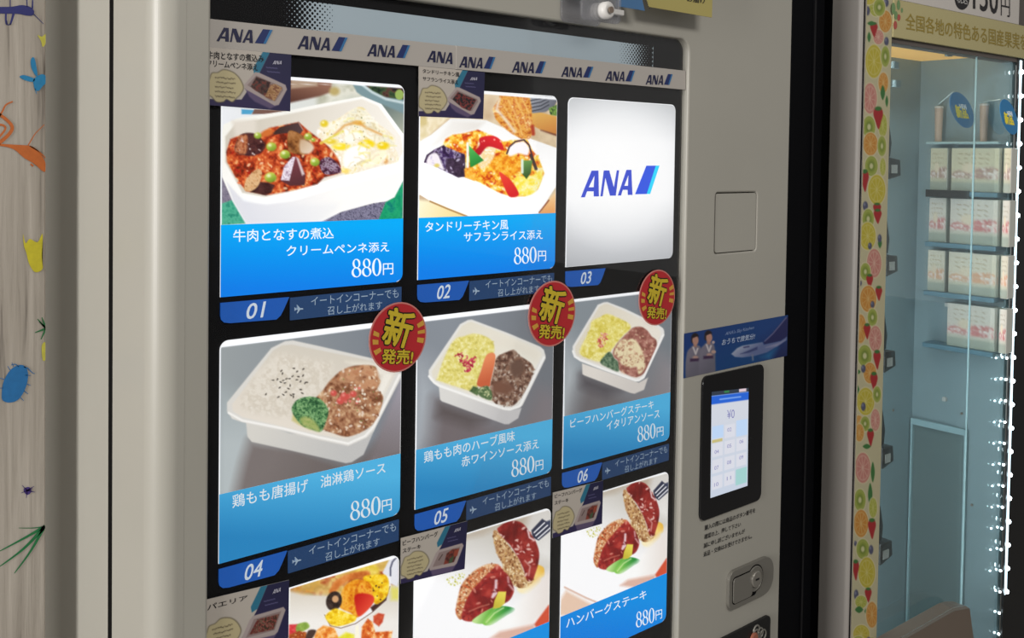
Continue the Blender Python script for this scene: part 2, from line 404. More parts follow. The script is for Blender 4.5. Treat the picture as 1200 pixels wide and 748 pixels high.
def quad_picture(name, q3, nx, ny, sx, sy, painter, m, parent, base=(200, 200, 200), pix=False):
    s, t = np.meshgrid(np.linspace(0, 1, nx), np.linspace(0, 1, ny)); st = np.stack([s.ravel(), 1-t.ravel()], 1); pos = bil(q3, st)
    if pix: d = pos-CAM; ww = d@f_; pt = Paint(600+FPX*(d@R_)/ww, PCY-FPX*(d@U_)/ww, base)
    else: pt = Paint(s*sx, t*sy, base)
    painter(pt); return link(name, grid_mesh(pos, nx, ny, pt.C), m, parent)
# ------------------------------------------------------------------ the meal pictures (coordinates in pixels of the photograph)
def paint_eggplant_penne(p):
    p.poly([(250, 85), (480, 85), (480, 265), (250, 265)], p.grad((232, 234, 238), (206, 208, 196), (258, 120), (440, 100)))
    p.poly([(372, 85), (480, 95), (480, 165), (372, 150)], p.tex([(196, 200, 186), (222, 220, 206), (178, 178, 158)], 14), 4)
    p.poly([(338, 90), (389, 95), (388, 108), (374, 113), (338, 121)], p.grad((150, 108, 88), (92, 58, 48), (360, 92), (352, 120)), 1.5)
    p.poly([(341, 93), (372, 95), (372, 101), (341, 104)], (176, 150, 128), 1.5); p.ell(392, 107, 6, 5, (186, 166, 108), soft=2)
    p.poly([(283, 128), (299, 129), (294, 134), (283, 134)], (80, 160, 200)); p.poly([(298, 128), (342, 130), (342, 133), (295, 134)], (120, 88, 78))
    p.poly([(413, 98), (475, 98), (475, 150), (448, 124), (425, 113), (418, 108)], (122, 148, 154), 1)
    p.poly([(425, 98), (475, 102), (475, 117), (450, 114), (436, 107)], p.tex([(28, 42, 34), (60, 84, 52), (90, 60, 50), (36, 34, 34)], 6), .8)
    p.ell(468, 111, 5, 6, (150, 176, 92)); p.line([(424, 99), (436, 108), (452, 116), (475, 121)], 3, (196, 212, 214), 1)
    p.poly([(447, 122), (475, 134), (475, 160), (470, 158)], p.grad((110, 124, 120), (176, 180, 162), (455, 125), (474, 158)), 1.5)
    p.poly([(259, 200), (273, 235), (259, 241)], p.tex([(112, 106, 124), (140, 132, 148), (96, 92, 112)], 2))
    p.poly([(259, 239), (273, 234), (289, 262), (259, 264)], p.tex([(52, 150, 122), (86, 178, 146), (40, 132, 110)], 4))
    p.poly([(372, 262), (400, 248), (437, 238), (453, 236), (445, 262)], p.tex([(84, 82, 104), (140, 136, 160), (64, 62, 84)], 1.6))
    p.poly([(452, 237), (462, 231), (475, 203), (475, 262), (442, 262)], p.tex([(14, 140, 100), (34, 164, 112), (12, 120, 112)], 5))
    p.line([(472, 200), (474, 215)], 3, (40, 110, 170), 1)
    out = [(425, 113), (447, 122), (458, 137), (475, 160), (475, 207), (462, 231), (452, 236), (437, 238), (400, 248), (372, 262), (288, 262), (272, 235), (260, 207), (259, 160), (262, 146), (278, 139), (341, 129), (380, 121)]
    p.poly(out, p.grad((242, 240, 232), (262, 262, 262), (300, 130), (380, 240)))
    p.poly([(424, 116), (443, 124), (470, 160), (473, 178), (466, 190), (440, 197), (400, 206), (344, 224), (310, 231), (284, 226), (264, 190), (264, 160), (276, 145), (341, 133)], p.grad((206, 198, 184), (246, 240, 230), (290, 140), (450, 190)), 1.2)
    p.poly([(272, 142), (300, 140), (300, 158), (276, 160)], (222, 214, 202), 3)
    p.poly([(283, 232), (300, 240), (372, 240), (400, 236), (395, 246), (372, 262), (292, 262)], p.grad((236, 240, 246), (214, 222, 236), (330, 232), (345, 262)), 4)
    p.poly([(266, 214), (286, 236), (312, 240), (345, 235), (400, 218), (470, 200), (474, 208), (462, 231), (437, 238), (400, 248), (372, 262), (288, 262), (273, 236)], p.grad((218, 218, 226), (250, 248, 244), (285, 250), (400, 225)), 1.6, al=.85)
    sauce = [(265, 178), (270, 163), (285, 157), (305, 158), (315, 150), (330, 147), (350, 143), (360, 152), (368, 158), (377, 165), (388, 173), (395, 180), (400, 195), (400, 203), (380, 208), (372, 216), (345, 223), (312, 229), (288, 224), (276, 208), (266, 190)]
    p.poly(sauce, p.tex([(104, 34, 18), (160, 52, 26), (196, 78, 38), (220, 118, 62), (240, 184, 130)], 5.2, 1.9), 1)
    p.specks(sauce, 90, [(250, 214, 170), (170, 30, 20), (240, 120, 70)], (.6, 1.6), 3, .8, 1.8)
    past = [(372, 158), (376, 148), (395, 140), (410, 130), (425, 126), (440, 142), (462, 160), (462, 172), (466, 180), (465, 190), (440, 195), (420, 202), (402, 204), (398, 190), (388, 175)]
    p.poly(past, p.tex([(236, 216, 150), (252, 246, 226), (240, 226, 196), (255, 252, 246)], 6, 1.7), 1.2, sm=True)
    for q in ([(398, 150), (410, 131), (424, 128), (440, 145), (430, 152), (412, 148)], [(420, 128), (448, 155), (462, 168), (452, 170), (424, 146)]):
        p.poly(q, p.tex([(230, 226, 206), (246, 240, 214), (220, 206, 170)], 3), 1.2, sm=True)
    for (x, y, rx, ry, c) in ((380, 145, 4.5, 4, (228, 200, 48)), (430, 169, 9, 5, (246, 214, 20)), (449, 171, 7, 4.5, (240, 208, 30)), (400, 172, 10, 4, (248, 222, 50)), (417, 158, 7, 4, (240, 232, 110)), (388, 166, 7, 3, (232, 204, 60)), (441, 188, 4, 3, (238, 220, 90)), (452, 189, 3, 3, (224, 170, 110)), (404, 200, 5, 3, (250, 220, 120)), (420, 144, 6, 2.6, (226, 172, 60))):
        p.ell(x, y, rx, ry, c, soft=1.4, hi=(255, 246, 180))
    p.line([(392, 158), (404, 147), (418, 143), (430, 150), (447, 158)], 2.6, (222, 160, 84), 1.2, .8)
    p.line([(376, 168), (390, 160), (402, 154)], 2.5, (226, 214, 80), 1, .8)
    for q, c in (([(404, 178), (420, 170), (432, 178), (418, 192), (404, 196)], (255, 254, 248)), ([(424, 190), (440, 180), (450, 176), (452, 184), (434, 196)], (252, 246, 214)), ([(404, 160), (418, 154), (424, 162), (408, 168)], (254, 250, 236))): p.poly(q, c, 1.6, sm=True)
    p.specks(past, 26, [(90, 110, 50), (130, 120, 60)], (.4, .8), 5, .8)
    rs_ = np.random.RandomState(4)
    for k in range(34):
        a_, x_, y_ = rs_.rand()*3.1, 398+rs_.rand()*62, 136+rs_.rand()*58
        if y_ < 146 and x_ > 436: continue
        dx_, dy_ = 6*math.cos(a_), 3.5*math.sin(a_); p.line([(x_-dx_, y_-dy_), (x_, y_-1.5), (x_+dx_, y_+dy_)], 1.2+rs_.rand()*1.6, [(255, 252, 240), (222, 206, 164), (240, 228, 140), (232, 216, 190)][k % 4], .8, .6)
    # aubergine pieces
    p.poly([(276, 178), (277, 166), (284, 157), (296, 156), (305, 161), (311, 172), (304, 180), (292, 183)], p.tex([(52, 24, 28), (88, 48, 44), (66, 36, 42)], 4), .8, sm=True)
    p.poly([(276, 178), (278, 164), (283, 158), (290, 160), (288, 180)], p.tex([(120, 52, 32), (196, 130, 90), (150, 70, 40)], 3), 1.2, sm=True)
    p.specks([(278, 160), (306, 162), (308, 180), (280, 180)], 12, [(206, 170, 160), (230, 214, 210)], (.5, 1.2), 8, .8)
    p.poly([(319, 156), (328, 149), (349, 144), (355, 153), (352, 157), (336, 156), (322, 158)], p.grad((60, 40, 36), (84, 62, 64), (320, 150), (354, 155)))
    p.line([(350, 144), (355, 152)], 1.2, (160, 130, 120)); p.ell(313, 156, 8, 4, (206, 110, 50), -20, 1.5)
    p.poly([(337, 158), (341, 153), (352, 157), (362, 165), (366, 172), (360, 180), (350, 181), (338, 176)], p.tex([(96, 54, 26), (148, 94, 48), (178, 124, 76)], 4), .8, sm=True)
    p.poly([(352, 164), (362, 166), (368, 173), (362, 180), (352, 178)], p.grad((196, 164, 130), (226, 208, 186), (352, 164), (366, 178)), 1.5, sm=True)
    p.poly([(329, 212), (336, 192), (345, 183), (350, 186), (358, 206), (357, 217), (340, 218)], p.grad((124, 64, 72), (86, 46, 50), (342, 186), (350, 216)), .7)
    p.poly([(329, 211), (333, 195), (343, 184), (346, 184), (339, 212)], p.tex([(206, 186, 204), (240, 232, 240), (168, 140, 160)], 2.5), .6)
    p.poly([(347, 184), (350, 186), (357, 204), (354, 206)], (216, 196, 196), 1)
    p.poly([(293, 225), (303, 213), (314, 214), (322, 217), (318, 226), (311, 229)], p.tex([(54, 26, 26), (88, 50, 48)], 3), .8)
    p.poly([(286, 222), (290, 208), (302, 198), (307, 203), (303, 217), (294, 224)], p.tex([(176, 120, 70), (224, 186, 140), (206, 150, 96)], 2.6), .7, sm=True)
    p.poly([(374, 190), (384, 184), (392, 188), (399, 197), (398, 203), (380, 204)], p.tex([(50, 24, 38), (90, 50, 72), (170, 150, 170), (58, 28, 34)], 3.5), .8, sm=True)
    for (x, y, r) in ((302, 159, 5), (318, 172, 7), (334, 181, 7), (361, 160, 5.5), (369, 190, 6.5), (317, 208, 8), (255+112, 164, 3)):
        p.ell(x, y, r*.86, r*.74, p.grad((196, 206, 84), (112, 148, 44), (x-2, y-4), (x+2, y+5)), soft=1, hi=(240, 246, 200))
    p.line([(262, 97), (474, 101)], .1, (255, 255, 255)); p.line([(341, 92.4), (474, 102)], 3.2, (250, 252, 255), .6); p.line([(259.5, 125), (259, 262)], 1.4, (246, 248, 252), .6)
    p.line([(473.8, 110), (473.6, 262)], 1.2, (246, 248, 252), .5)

def paint_tandoori(p):
    p.poly([(485, 100), (660, 100), (660, 262), (485, 262)], p.tex([(208, 184, 150), (224, 204, 172), (196, 166, 132)], 24), 1)
    p.poly([(486, 130), (530, 134), (488, 172)], p.tex([(226, 206, 160), (244, 232, 204), (214, 196, 140)], 12), 1)
    p.poly([(622, 112), (656, 112), (650, 124), (640, 131), (622, 134)], p.grad((150, 154, 164), (104, 106, 116), (626, 116), (645, 130)), .8)
    for k in range(4): p.line([(622, 118+k*4.2), (634, 115.5+k*4.2), (643, 111+k*4)], 1.3, (58, 60, 70), .5)
    p.poly([(643, 127), (654, 122), (654, 136), (645, 135)], p.tex([(74, 110, 40), (130, 168, 74), (40, 70, 26)], 3))
    p.poly([(622, 133), (634, 132), (654, 137), (654, 160), (636, 154), (622, 146)], p.grad((226, 176, 88), (206, 134, 60), (634, 132), (640, 156)), .8)
    p.line([(634, 153), (654, 159)], 2, (110, 60, 44), 1); p.poly([(622, 148), (654, 162), (654, 176), (622, 166)], p.tex([(206, 182, 146), (226, 204, 170)], 6), 2)
    rim = [(528, 139), (548, 139), (570, 141), (590, 150), (620, 162), (654, 174), (654, 215), (643, 232), (632, 252), (552, 256), (528, 246), (503, 235), (488, 226), (488, 168), (505, 158)]
    p.poly(rim, p.grad((246, 246, 244), (262, 262, 262), (560, 145), (560, 200)))
    p.poly([(530, 141), (568, 143), (560, 152), (530, 158), (512, 170), (505, 172)], p.grad((244, 242, 238), (232, 228, 222), (515, 160), (555, 150)), 3)
    p.poly([(488, 234), (504, 236), (549, 254), (548, 262), (488, 262)], p.grad((252, 246, 214), (246, 220, 150), (490, 236), (535, 258)), 2); p.line([(504, 236), (525, 245), (548, 254)], 1.6, (170, 120, 60), .7)
    p.poly([(631, 252), (645, 232), (654, 222), (654, 262), (630, 262)], p.grad((250, 214, 160), (230, 150, 80), (640, 228), (645, 255)), 1.5); p.line([(632, 249), (643, 235)], 1.6, (150, 80, 50), .7)
    ck = [(586, 112), (620, 113), (623, 125), (624, 145), (625, 156), (620, 163), (611, 163), (600, 157), (588, 148), (581, 140), (577, 128), (582, 120)]
    p.poly(ck, p.tex([(176, 84, 28), (214, 134, 48), (236, 176, 84), (206, 112, 50), (248, 216, 150)], 5, 1.8), .9)
    for a, b in (((596, 118), (612, 158)), ((604, 116), (618, 152)), ((590, 124), (606, 155)), ((612, 116), (622, 146))): p.line([a, ((a[0]+b[0])/2+2, (a[1]+b[1])/2), b], 1.8, (244, 200, 120), 1, .7); 
    p.line([(585, 116), (582, 128), (592, 140), (603, 154)], 3.5, (240, 232, 216), 1.4, .75); p.line([(624, 148), (625, 157)], 4, (176, 62, 34), 1.2)
    food = [(516, 175), (522, 163), (530, 158), (545, 156), (560, 152), (575, 158), (590, 166), (600, 164), (618, 164), (624, 176), (632, 186), (638, 203), (630, 222), (615, 230), (600, 231), (585, 226), (560, 213), (543, 207), (535, 190)]
    p.poly(food, p.tex([(196, 60, 20), (232, 120, 28), (246, 176, 50), (252, 214, 90), (255, 244, 190)], 4.5, 1.8), .9)
    p.specks(food, 70, [(255, 246, 200), (220, 80, 30), (250, 210, 60)], (.6, 1.5), 4, .85, 1.9)
    p.poly([(604, 208), (622, 206), (636, 200), (630, 222), (615, 230), (606, 224)], p.tex([(250, 224, 60), (255, 240, 120), (255, 250, 200)], 3), 1.2, sm=True)
    p.poly([(570, 190), (585, 182), (608, 184), (612, 196), (600, 206), (585, 204)], p.tex([(226, 120, 20), (246, 168, 40), (255, 206, 90)], 3), 1.4, sm=True)
    p.poly([(560, 168), (568, 162), (580, 172), (578, 186), (566, 198), (560, 190)], p.tex([(255, 250, 236), (246, 214, 150), (255, 255, 250)], 3), 1.4, sm=True)
    p.poly([(597, 183), (596, 174), (603, 168), (614, 166), (620, 174), (618, 182), (608, 180)], (252, 248, 250), 1.4, sm=True)
    p.line([(594, 180), (597, 172), (604, 166), (614, 164), (620, 170), (624, 184), (629, 198)], 1.8, (70, 44, 60), .6); p.line([(622, 182), (628, 198)], 3.4, (74, 56, 50), .8)
    p.poly([(556, 178), (562, 170), (562, 162), (574, 159), (584, 162), (590, 172), (588, 176), (572, 172), (562, 182)], p.grad((226, 40, 46), (180, 26, 40), (575, 160), (566, 180)), .8, sm=True); p.specks([(563, 163), (585, 163), (585, 168), (563, 168)], 4, [(255, 160, 150)], (.6, 1.2))
    p.poly([(585, 203), (590, 204), (600, 213), (608, 228), (598, 231), (592, 222)], p.grad((236, 70, 50), (214, 34, 40), (588, 205), (600, 230)), .8, sm=True)
    egg = [(497, 190), (500, 182), (508, 176), (520, 171), (534, 177), (545, 181), (545, 207), (537, 208), (520, 200), (508, 194)]
    p.poly(egg, p.tex([(46, 30, 62), (74, 52, 100), (150, 138, 170), (58, 40, 64)], 3.6, 1.8), .8)
    p.poly([(500, 192), (503, 182), (512, 180), (518, 192), (520, 199), (510, 195)], (246, 238, 244), 1.2, sm=True); p.line([(498, 190), (501, 182), (510, 176), (520, 171)], 1.8, (56, 36, 66), .7)
    p.poly([(523, 186), (545, 184), (545, 207), (537, 208), (522, 200)], p.tex([(48, 34, 50), (78, 60, 84)], 3), 1); p.specks(egg, 14, [(214, 204, 230), (180, 160, 200)], (.5, 1.3), 2, .8, 2); p.ell(512, 194, 3, 2.2, (226, 206, 110), soft=1)
    p.poly([(549, 170), (557, 178), (567, 188), (551, 197)], p.grad((84, 180, 84), (36, 132, 54), (550, 175), (560, 195)), .6); p.line([(548, 168), (548, 196)], 2.8, (244, 250, 240), .8)
    p.poly([(611, 188), (624, 188), (622, 203), (617, 210), (612, 204)], p.grad((112, 160, 84), (54, 84, 40), (614, 188), (620, 208)), .6); p.line([(612, 188), (612, 202)], 3, (226, 240, 222), .8)
    p.poly([(544, 198), (552, 196), (560, 200), (556, 212), (545, 208)], p.tex([(224, 90, 30), (246, 170, 50), (252, 206, 90)], 3), 1)
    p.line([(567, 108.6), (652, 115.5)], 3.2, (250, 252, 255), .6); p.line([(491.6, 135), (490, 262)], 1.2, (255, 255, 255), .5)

def paint_logo_card(p):  # uneven backlight, bright centre and dim edges, is painted into the card colour
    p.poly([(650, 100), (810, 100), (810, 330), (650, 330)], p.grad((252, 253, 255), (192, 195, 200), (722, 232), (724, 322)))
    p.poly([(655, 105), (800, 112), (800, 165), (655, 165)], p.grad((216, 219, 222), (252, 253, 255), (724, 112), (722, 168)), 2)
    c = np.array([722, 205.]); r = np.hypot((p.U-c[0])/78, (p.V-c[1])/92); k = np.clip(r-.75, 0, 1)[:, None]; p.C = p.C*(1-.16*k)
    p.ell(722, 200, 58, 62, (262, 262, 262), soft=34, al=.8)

def bento(p, rim, inner, body, shade=(214, 213, 208)):
    p.poly(body, p.grad((218, 214, 210), (176, 172, 172), body[0], body[len(body)//2]), .8)
    p.poly(rim, (228, 226, 222), .8); p.poly(inner, p.grad((206, 202, 192), (222, 217, 208), inner[1], inner[4]), 1)
def paint_rice_chicken(p):
    p.poly([(250, 370), (480, 370), (480, 590), (250, 590)], p.grad((150, 156, 158), (122, 128, 136), (262, 410), (450, 400)))
    p.poly([(250, 440), (330, 500), (300, 600), (250, 600)], p.grad((150, 158, 160), (176, 184, 186), (270, 430), (262, 520)), 14)
    p.poly([(292, 516), (350, 525), (408, 545), (470, 500), (476, 600), (270, 600), (284, 540)], p.grad((120, 112, 110), (104, 96, 94), (330, 520), (400, 560)), 9)
    p.poly([(470, 440), (476, 440), (476, 530), (430, 545), (445, 505)], p.grad((156, 152, 162), (120, 112, 114), (465, 450), (445, 530)), 5)
    body = [(288, 492), (290, 512), (295, 518), (340, 528), (375, 536), (405, 543), (412, 542), (426, 533), (437, 508), (446, 488), (420, 515), (340, 508)]
    p.poly(body, p.grad((208, 205, 198), (188, 187, 185), (300, 500), (400, 535)), .8)
    rim = [(343, 399), (334, 400), (318, 408), (266, 472), (266, 482), (272, 491), (284, 495), (330, 505), (375, 516), (408, 523), (430, 513), (438, 505), (471, 441), (470, 437), (440, 421), (375, 406)]
    p.poly(rim, (214, 211, 205), .8)
    inner = [(342, 404), (330, 405), (320, 411), (272, 474), (273, 482), (284, 489), (330, 500), (375, 510), (404, 514), (428, 505), (464, 437), (440, 424), (372, 410)]
    p.poly(inner, p.grad((206, 199, 186), (222, 214, 202), (340, 405), (330, 495)), 1)
    p.poly([(405, 424), (440, 426), (462, 438), (430, 500), (448, 440)], p.grad((226, 220, 206), (236, 232, 224), (420, 425), (445, 470)), 3)
    p.poly([(300, 440), (325, 415), (390, 425), (385, 450), (370, 465), (335, 490), (290, 482), (280, 474)], p.tex([(212, 204, 190), (222, 215, 203), (206, 197, 182), (226, 220, 210)], 5, 1.2), 5)
    p.line([(268, 484), (284, 493), (330, 502), (375, 513), (408, 520), (428, 511), (438, 500), (468, 440)], 2.6, (238, 236, 232), .8)
    ck = [(368, 470), (378, 458), (386, 447), (398, 436), (410, 430), (425, 428), (440, 430), (441, 440), (446, 447), (442, 456), (449, 465), (446, 480), (440, 493), (430, 503), (408, 512), (388, 507), (376, 502), (378, 488), (374, 478)]
    p.poly(ck, p.tex([(116, 72, 48), (152, 104, 76), (178, 134, 100), (206, 170, 134)], 5, 1.8), 1, sm=True)
    p.poly([(400, 436), (425, 429), (440, 432), (444, 446), (440, 456), (420, 454), (406, 446)], p.tex([(160, 112, 82), (194, 146, 110), (182, 128, 94)], 6), 2, sm=True)
    p.specks(ck, 130, [(226, 206, 180), (126, 80, 56), (232, 216, 200), (176, 120, 84)], (.6, 1.5), 7, .75, 1.6)
    p.specks([(395, 460), (415, 450), (430, 465), (410, 475)], 18, [(236, 228, 210), (214, 120, 110)], (.9, 1.9), 9)
    for (x, y, r) in ((404, 465, 5), (399, 470, 4), (414, 462, 3.6), (391, 461, 3.4)): p.ell(x, y, r*1.1, r, (200, 84, 76), soft=1.2, hi=(230, 140, 130))
    p.specks(ck, 20, [(120, 130, 70)], (.5, .9), 12)
    br = [(342, 482), (345, 472), (352, 467), (362, 465), (374, 467), (382, 475), (385, 484), (381, 497), (376, 506), (364, 503), (352, 497)]
    p.poly([(343, 485), (352, 490), (366, 500), (364, 504), (350, 498), (342, 493)], (196, 188, 128), 1.6)
    p.poly(br, p.tex([(40, 76, 48), (66, 112, 70), (104, 148, 96), (134, 174, 120)], 2, 1.8), .9, sm=True)
    p.specks(br, 80, [(134, 178, 124), (46, 84, 54)], (.4, 1.0), 5, .7); p.poly([(352, 490), (362, 489), (372, 498), (374, 506), (362, 502), (354, 498)], p.tex([(170, 176, 110), (132, 156, 84)], 2), 1.8, sm=True)
    for (x, y) in ((622, 372), (632, 398), (743, 348), (775, 378), (835, 355), (832, 418), (787, 428), (730, 425), (700, 448), (670, 450), (540, 463), (583, 455), (615, 482), (640, 465), (655, 490), (772, 460), (808, 475), (852, 490), (868, 483), (706, 515), (690, 545), (605, 535), (665, 580), (640, 605), (715, 610), (738, 600), (738, 625), (592, 628), (470, 600), (810, 555), (825, 590)):
        px, py = 255+x/8.31, 390+y/8.31; a = ((x*7+y*3) % 180)-90; p.ell(px, py, 1.5, .75, (58, 52, 46), ang=a*.7-30, soft=.4)
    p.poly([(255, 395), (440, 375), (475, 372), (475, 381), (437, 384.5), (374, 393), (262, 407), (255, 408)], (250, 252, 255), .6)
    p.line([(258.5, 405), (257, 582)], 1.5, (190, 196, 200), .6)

def paint_red_wine_chicken(p):
    p.org(490, 360, 4.988)
    p.poly([(-30, -30), (830, -30), (830, 900), (-30, 900)], p.grad((134, 140, 148), (114, 118, 124), (200, 100), (750, 150)))
    p.poly([(-30, 250), (60, 300), (100, 480), (100, 760), (-30, 860)], p.grad((150, 155, 162), (168, 174, 180), (30, 250), (20, 500)), 18)
    p.poly([(100, 540), (500, 690), (600, 660), (700, 480), (830, 500), (830, 860), (60, 860)], p.grad((112, 104, 106), (126, 120, 124), (300, 640), (760, 600)), 14)
    p.poly([(125, 560), (400, 660), (300, 700), (110, 640)], (92, 84, 84), 8)
    body = [(122, 470), (128, 540), (140, 552), (505, 685), (530, 685), (585, 650), (605, 590), (535, 605)]
    p.poly(body, p.grad((214, 212, 208), (194, 192, 192), (200, 540), (500, 660)), .8)
    p.poly([(313, 73), (290, 76), (245, 100), (62, 370), (62, 400), (70, 425), (95, 450), (130, 475), (500, 602), (535, 607), (592, 590), (610, 575), (745, 300), (745, 285), (735, 250), (715, 232), (520, 150)], (224, 222, 217), .8)
    p.poly([(313, 86), (292, 90), (256, 110), (80, 375), (82, 405), (100, 428), (130, 445), (500, 580), (560, 572), (585, 560), (722, 285), (715, 262), (690, 240), (520, 165)], p.grad((222, 216, 200), (232, 228, 216), (300, 100), (650, 250)), 1)
    p.poly([(400, 130), (690, 240), (715, 275), (690, 320), (560, 250), (440, 230)], (226, 220, 206), 4)
    rice = [(112, 410), (165, 270), (215, 190), (270, 170), (330, 155), (400, 175), (440, 210), (442, 270), (405, 285), (365, 380), (345, 465), (310, 490), (240, 470), (120, 430)]
    p.poly(rice, p.tex([(196, 184, 96), (218, 206, 112), (228, 218, 140), (238, 232, 176)], 3.2, 1.6), 1.2, sm=True)
    p.specks(rice, 90, [(240, 234, 180), (202, 188, 90), (232, 222, 140)], (.5, 1.2), 8, .6, 1.8)
    p.specks([(215, 290), (250, 265), (300, 290), (340, 290), (330, 340), (290, 380), (260, 370), (255, 330)], 55, [(180, 48, 72), (206, 84, 104), (160, 36, 60)], (.6, 1.3), 4, .85, 1.8)
    meat = [(455, 300), (490, 275), (520, 262), (560, 250), (595, 285), (650, 320), (675, 355), (665, 410), (620, 500), (565, 570), (510, 578), (430, 545), (420, 470), (440, 380)]
    p.poly(meat, p.tex([(84, 58, 48), (116, 84, 70), (150, 122, 104), (190, 176, 162)], 3.6, 1.9), 1, sm=True)
    p.specks(meat, 120, [(210, 198, 188), (84, 58, 46), (136, 100, 80)], (.5, 1.3), 3, .7, 2)
    p.poly([(540, 330), (600, 310), (620, 360), (575, 410), (545, 380)], (104, 78, 66), 2.4, sm=True); p.poly([(440, 440), (520, 440), (560, 480), (520, 510), (440, 500)], (118, 82, 66), 3, sm=True)
    p.poly([(402, 278), (452, 284), (425, 430), (412, 466), (345, 457), (368, 370)], p.grad((226, 136, 92), (196, 96, 62), (400, 300), (440, 420)), .8, sm=True)
    p.poly([(300, 492), (322, 462), (350, 470), (358, 500), (345, 518)], p.tex([(60, 82, 50), (96, 120, 76)], 2), 1)
    p.poly([(350, 480), (400, 460), (420, 478), (432, 505), (425, 545), (360, 520)], p.tex([(196, 200, 150), (70, 96, 60), (180, 186, 140)], 3), 1, sm=True)
    p.line([(64, 405), (95, 442), (130, 462), (500, 594), (540, 598), (595, 578), (735, 295)], 12, (240, 239, 236), .8)
    p.T = lambda q: np.array(q, float); p.k = 1
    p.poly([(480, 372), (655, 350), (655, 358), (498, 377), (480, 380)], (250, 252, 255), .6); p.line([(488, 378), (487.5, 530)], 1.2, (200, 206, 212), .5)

def paint_italian_burger(p):
    p.org(655, 340, 5.986)
    p.poly([(-30, -60), (880, -60), (880, 960), (-30, 960)], p.grad((134, 142, 148), (118, 124, 130), (200, 80), (800, 200)))
    p.poly([(0, 250), (90, 300), (130, 500), (160, 620), (100, 900), (0, 960)], p.grad((150, 156, 162), (172, 178, 182), (50, 250), (60, 560)), 14)
    p.poly([(170, 600), (500, 730), (600, 700), (700, 460), (850, 520), (850, 960), (60, 960)], p.grad((108, 104, 106), (138, 134, 138), (350, 700), (780, 560)), 14)
    p.poly([(160, 600), (430, 700), (330, 740), (160, 680)], (84, 80, 84), 8)
    body = [(162, 515), (165, 590), (180, 600), (500, 722), (530, 728), (597, 700), (625, 615), (560, 650)]
    p.poly(body, p.grad((222, 216, 208), (206, 200, 194), (250, 590), (500, 700)), .8)
    p.poly([(340, 84), (315, 86), (272, 104), (96, 395), (96, 430), (108, 470), (150, 500), (300, 560), (535, 642), (560, 642), (595, 622), (740, 318), (738, 285), (730, 268), (690, 240), (460, 130)], (228, 226, 222), .8)
    p.poly([(340, 97), (318, 99), (283, 116), (114, 400), (114, 430), (124, 458), (155, 478), (540, 620), (575, 608), (716, 315), (715, 292), (670, 250), (455, 145)], p.grad((222, 214, 196), (232, 226, 214), (320, 110), (650, 260)), 1)
    rice = [(150, 410), (210, 290), (230, 220), (290, 190), (340, 168), (420, 198), (490, 236), (500, 275), (440, 330), (385, 400), (350, 440), (300, 500), (230, 490), (155, 455)]
    p.poly(rice, p.tex([(206, 190, 76), (222, 208, 100), (232, 220, 130), (240, 232, 160)], 3, 1.6), 1.2, sm=True)
    p.specks(rice, 80, [(242, 236, 170), (210, 192, 80)], (.5, 1.1), 6, .6, 1.6)
    p.specks([(270, 330), (310, 300), (345, 320), (340, 360), (300, 400), (275, 385)], 36, [(190, 80, 70), (214, 120, 110), (236, 190, 170)], (.6, 1.2), 4, .85, 1.6)
    p.poly([(290, 510), (320, 460), (350, 435), (375, 450), (390, 480), (420, 510), (418, 572), (350, 548)], p.tex([(60, 84, 62), (92, 118, 92), (128, 146, 120)], 2, 1.8), 1, sm=True)
    bg = [(380, 430), (410, 375), (450, 330), (480, 300), (520, 265), (575, 258), (620, 285), (650, 325), (682, 352), (685, 400), (650, 480), (600, 580), (540, 612), (470, 590), (425, 560), (415, 500), (385, 470)]
    p.poly(bg, p.tex([(128, 76, 66), (156, 100, 88), (186, 136, 122)], 3.4, 1.7), 1, sm=True)
    ch = [(400, 400), (440, 350), (480, 345), (530, 345), (565, 390), (590, 440), (605, 510), (595, 560), (560, 590), (545, 540), (500, 545), (440, 520), (420, 480), (388, 450)]
    p.poly(ch, p.tex([(186, 140, 112), (218, 198, 160), (230, 216, 178), (224, 206, 166)], 3.2, 1.8), 1.2, sm=True)
    p.specks(bg, 50, [(222, 190, 160), (140, 84, 72)], (.5, 1.2), 3, .6, 1.8)
    p.line([(98, 430), (112, 468), (152, 492), (300, 550), (535, 634), (560, 634), (595, 612), (730, 315)], 13, (242, 241, 238), .8)
    p.T = lambda q: np.array(q, float); p.k = 1
    p.poly([(655, 350), (800, 332), (800, 339), (675, 354), (655, 357)], (250, 252, 255), .6); p.line([(661, 356), (661, 492)], 1.2, (214, 220, 224), .5)

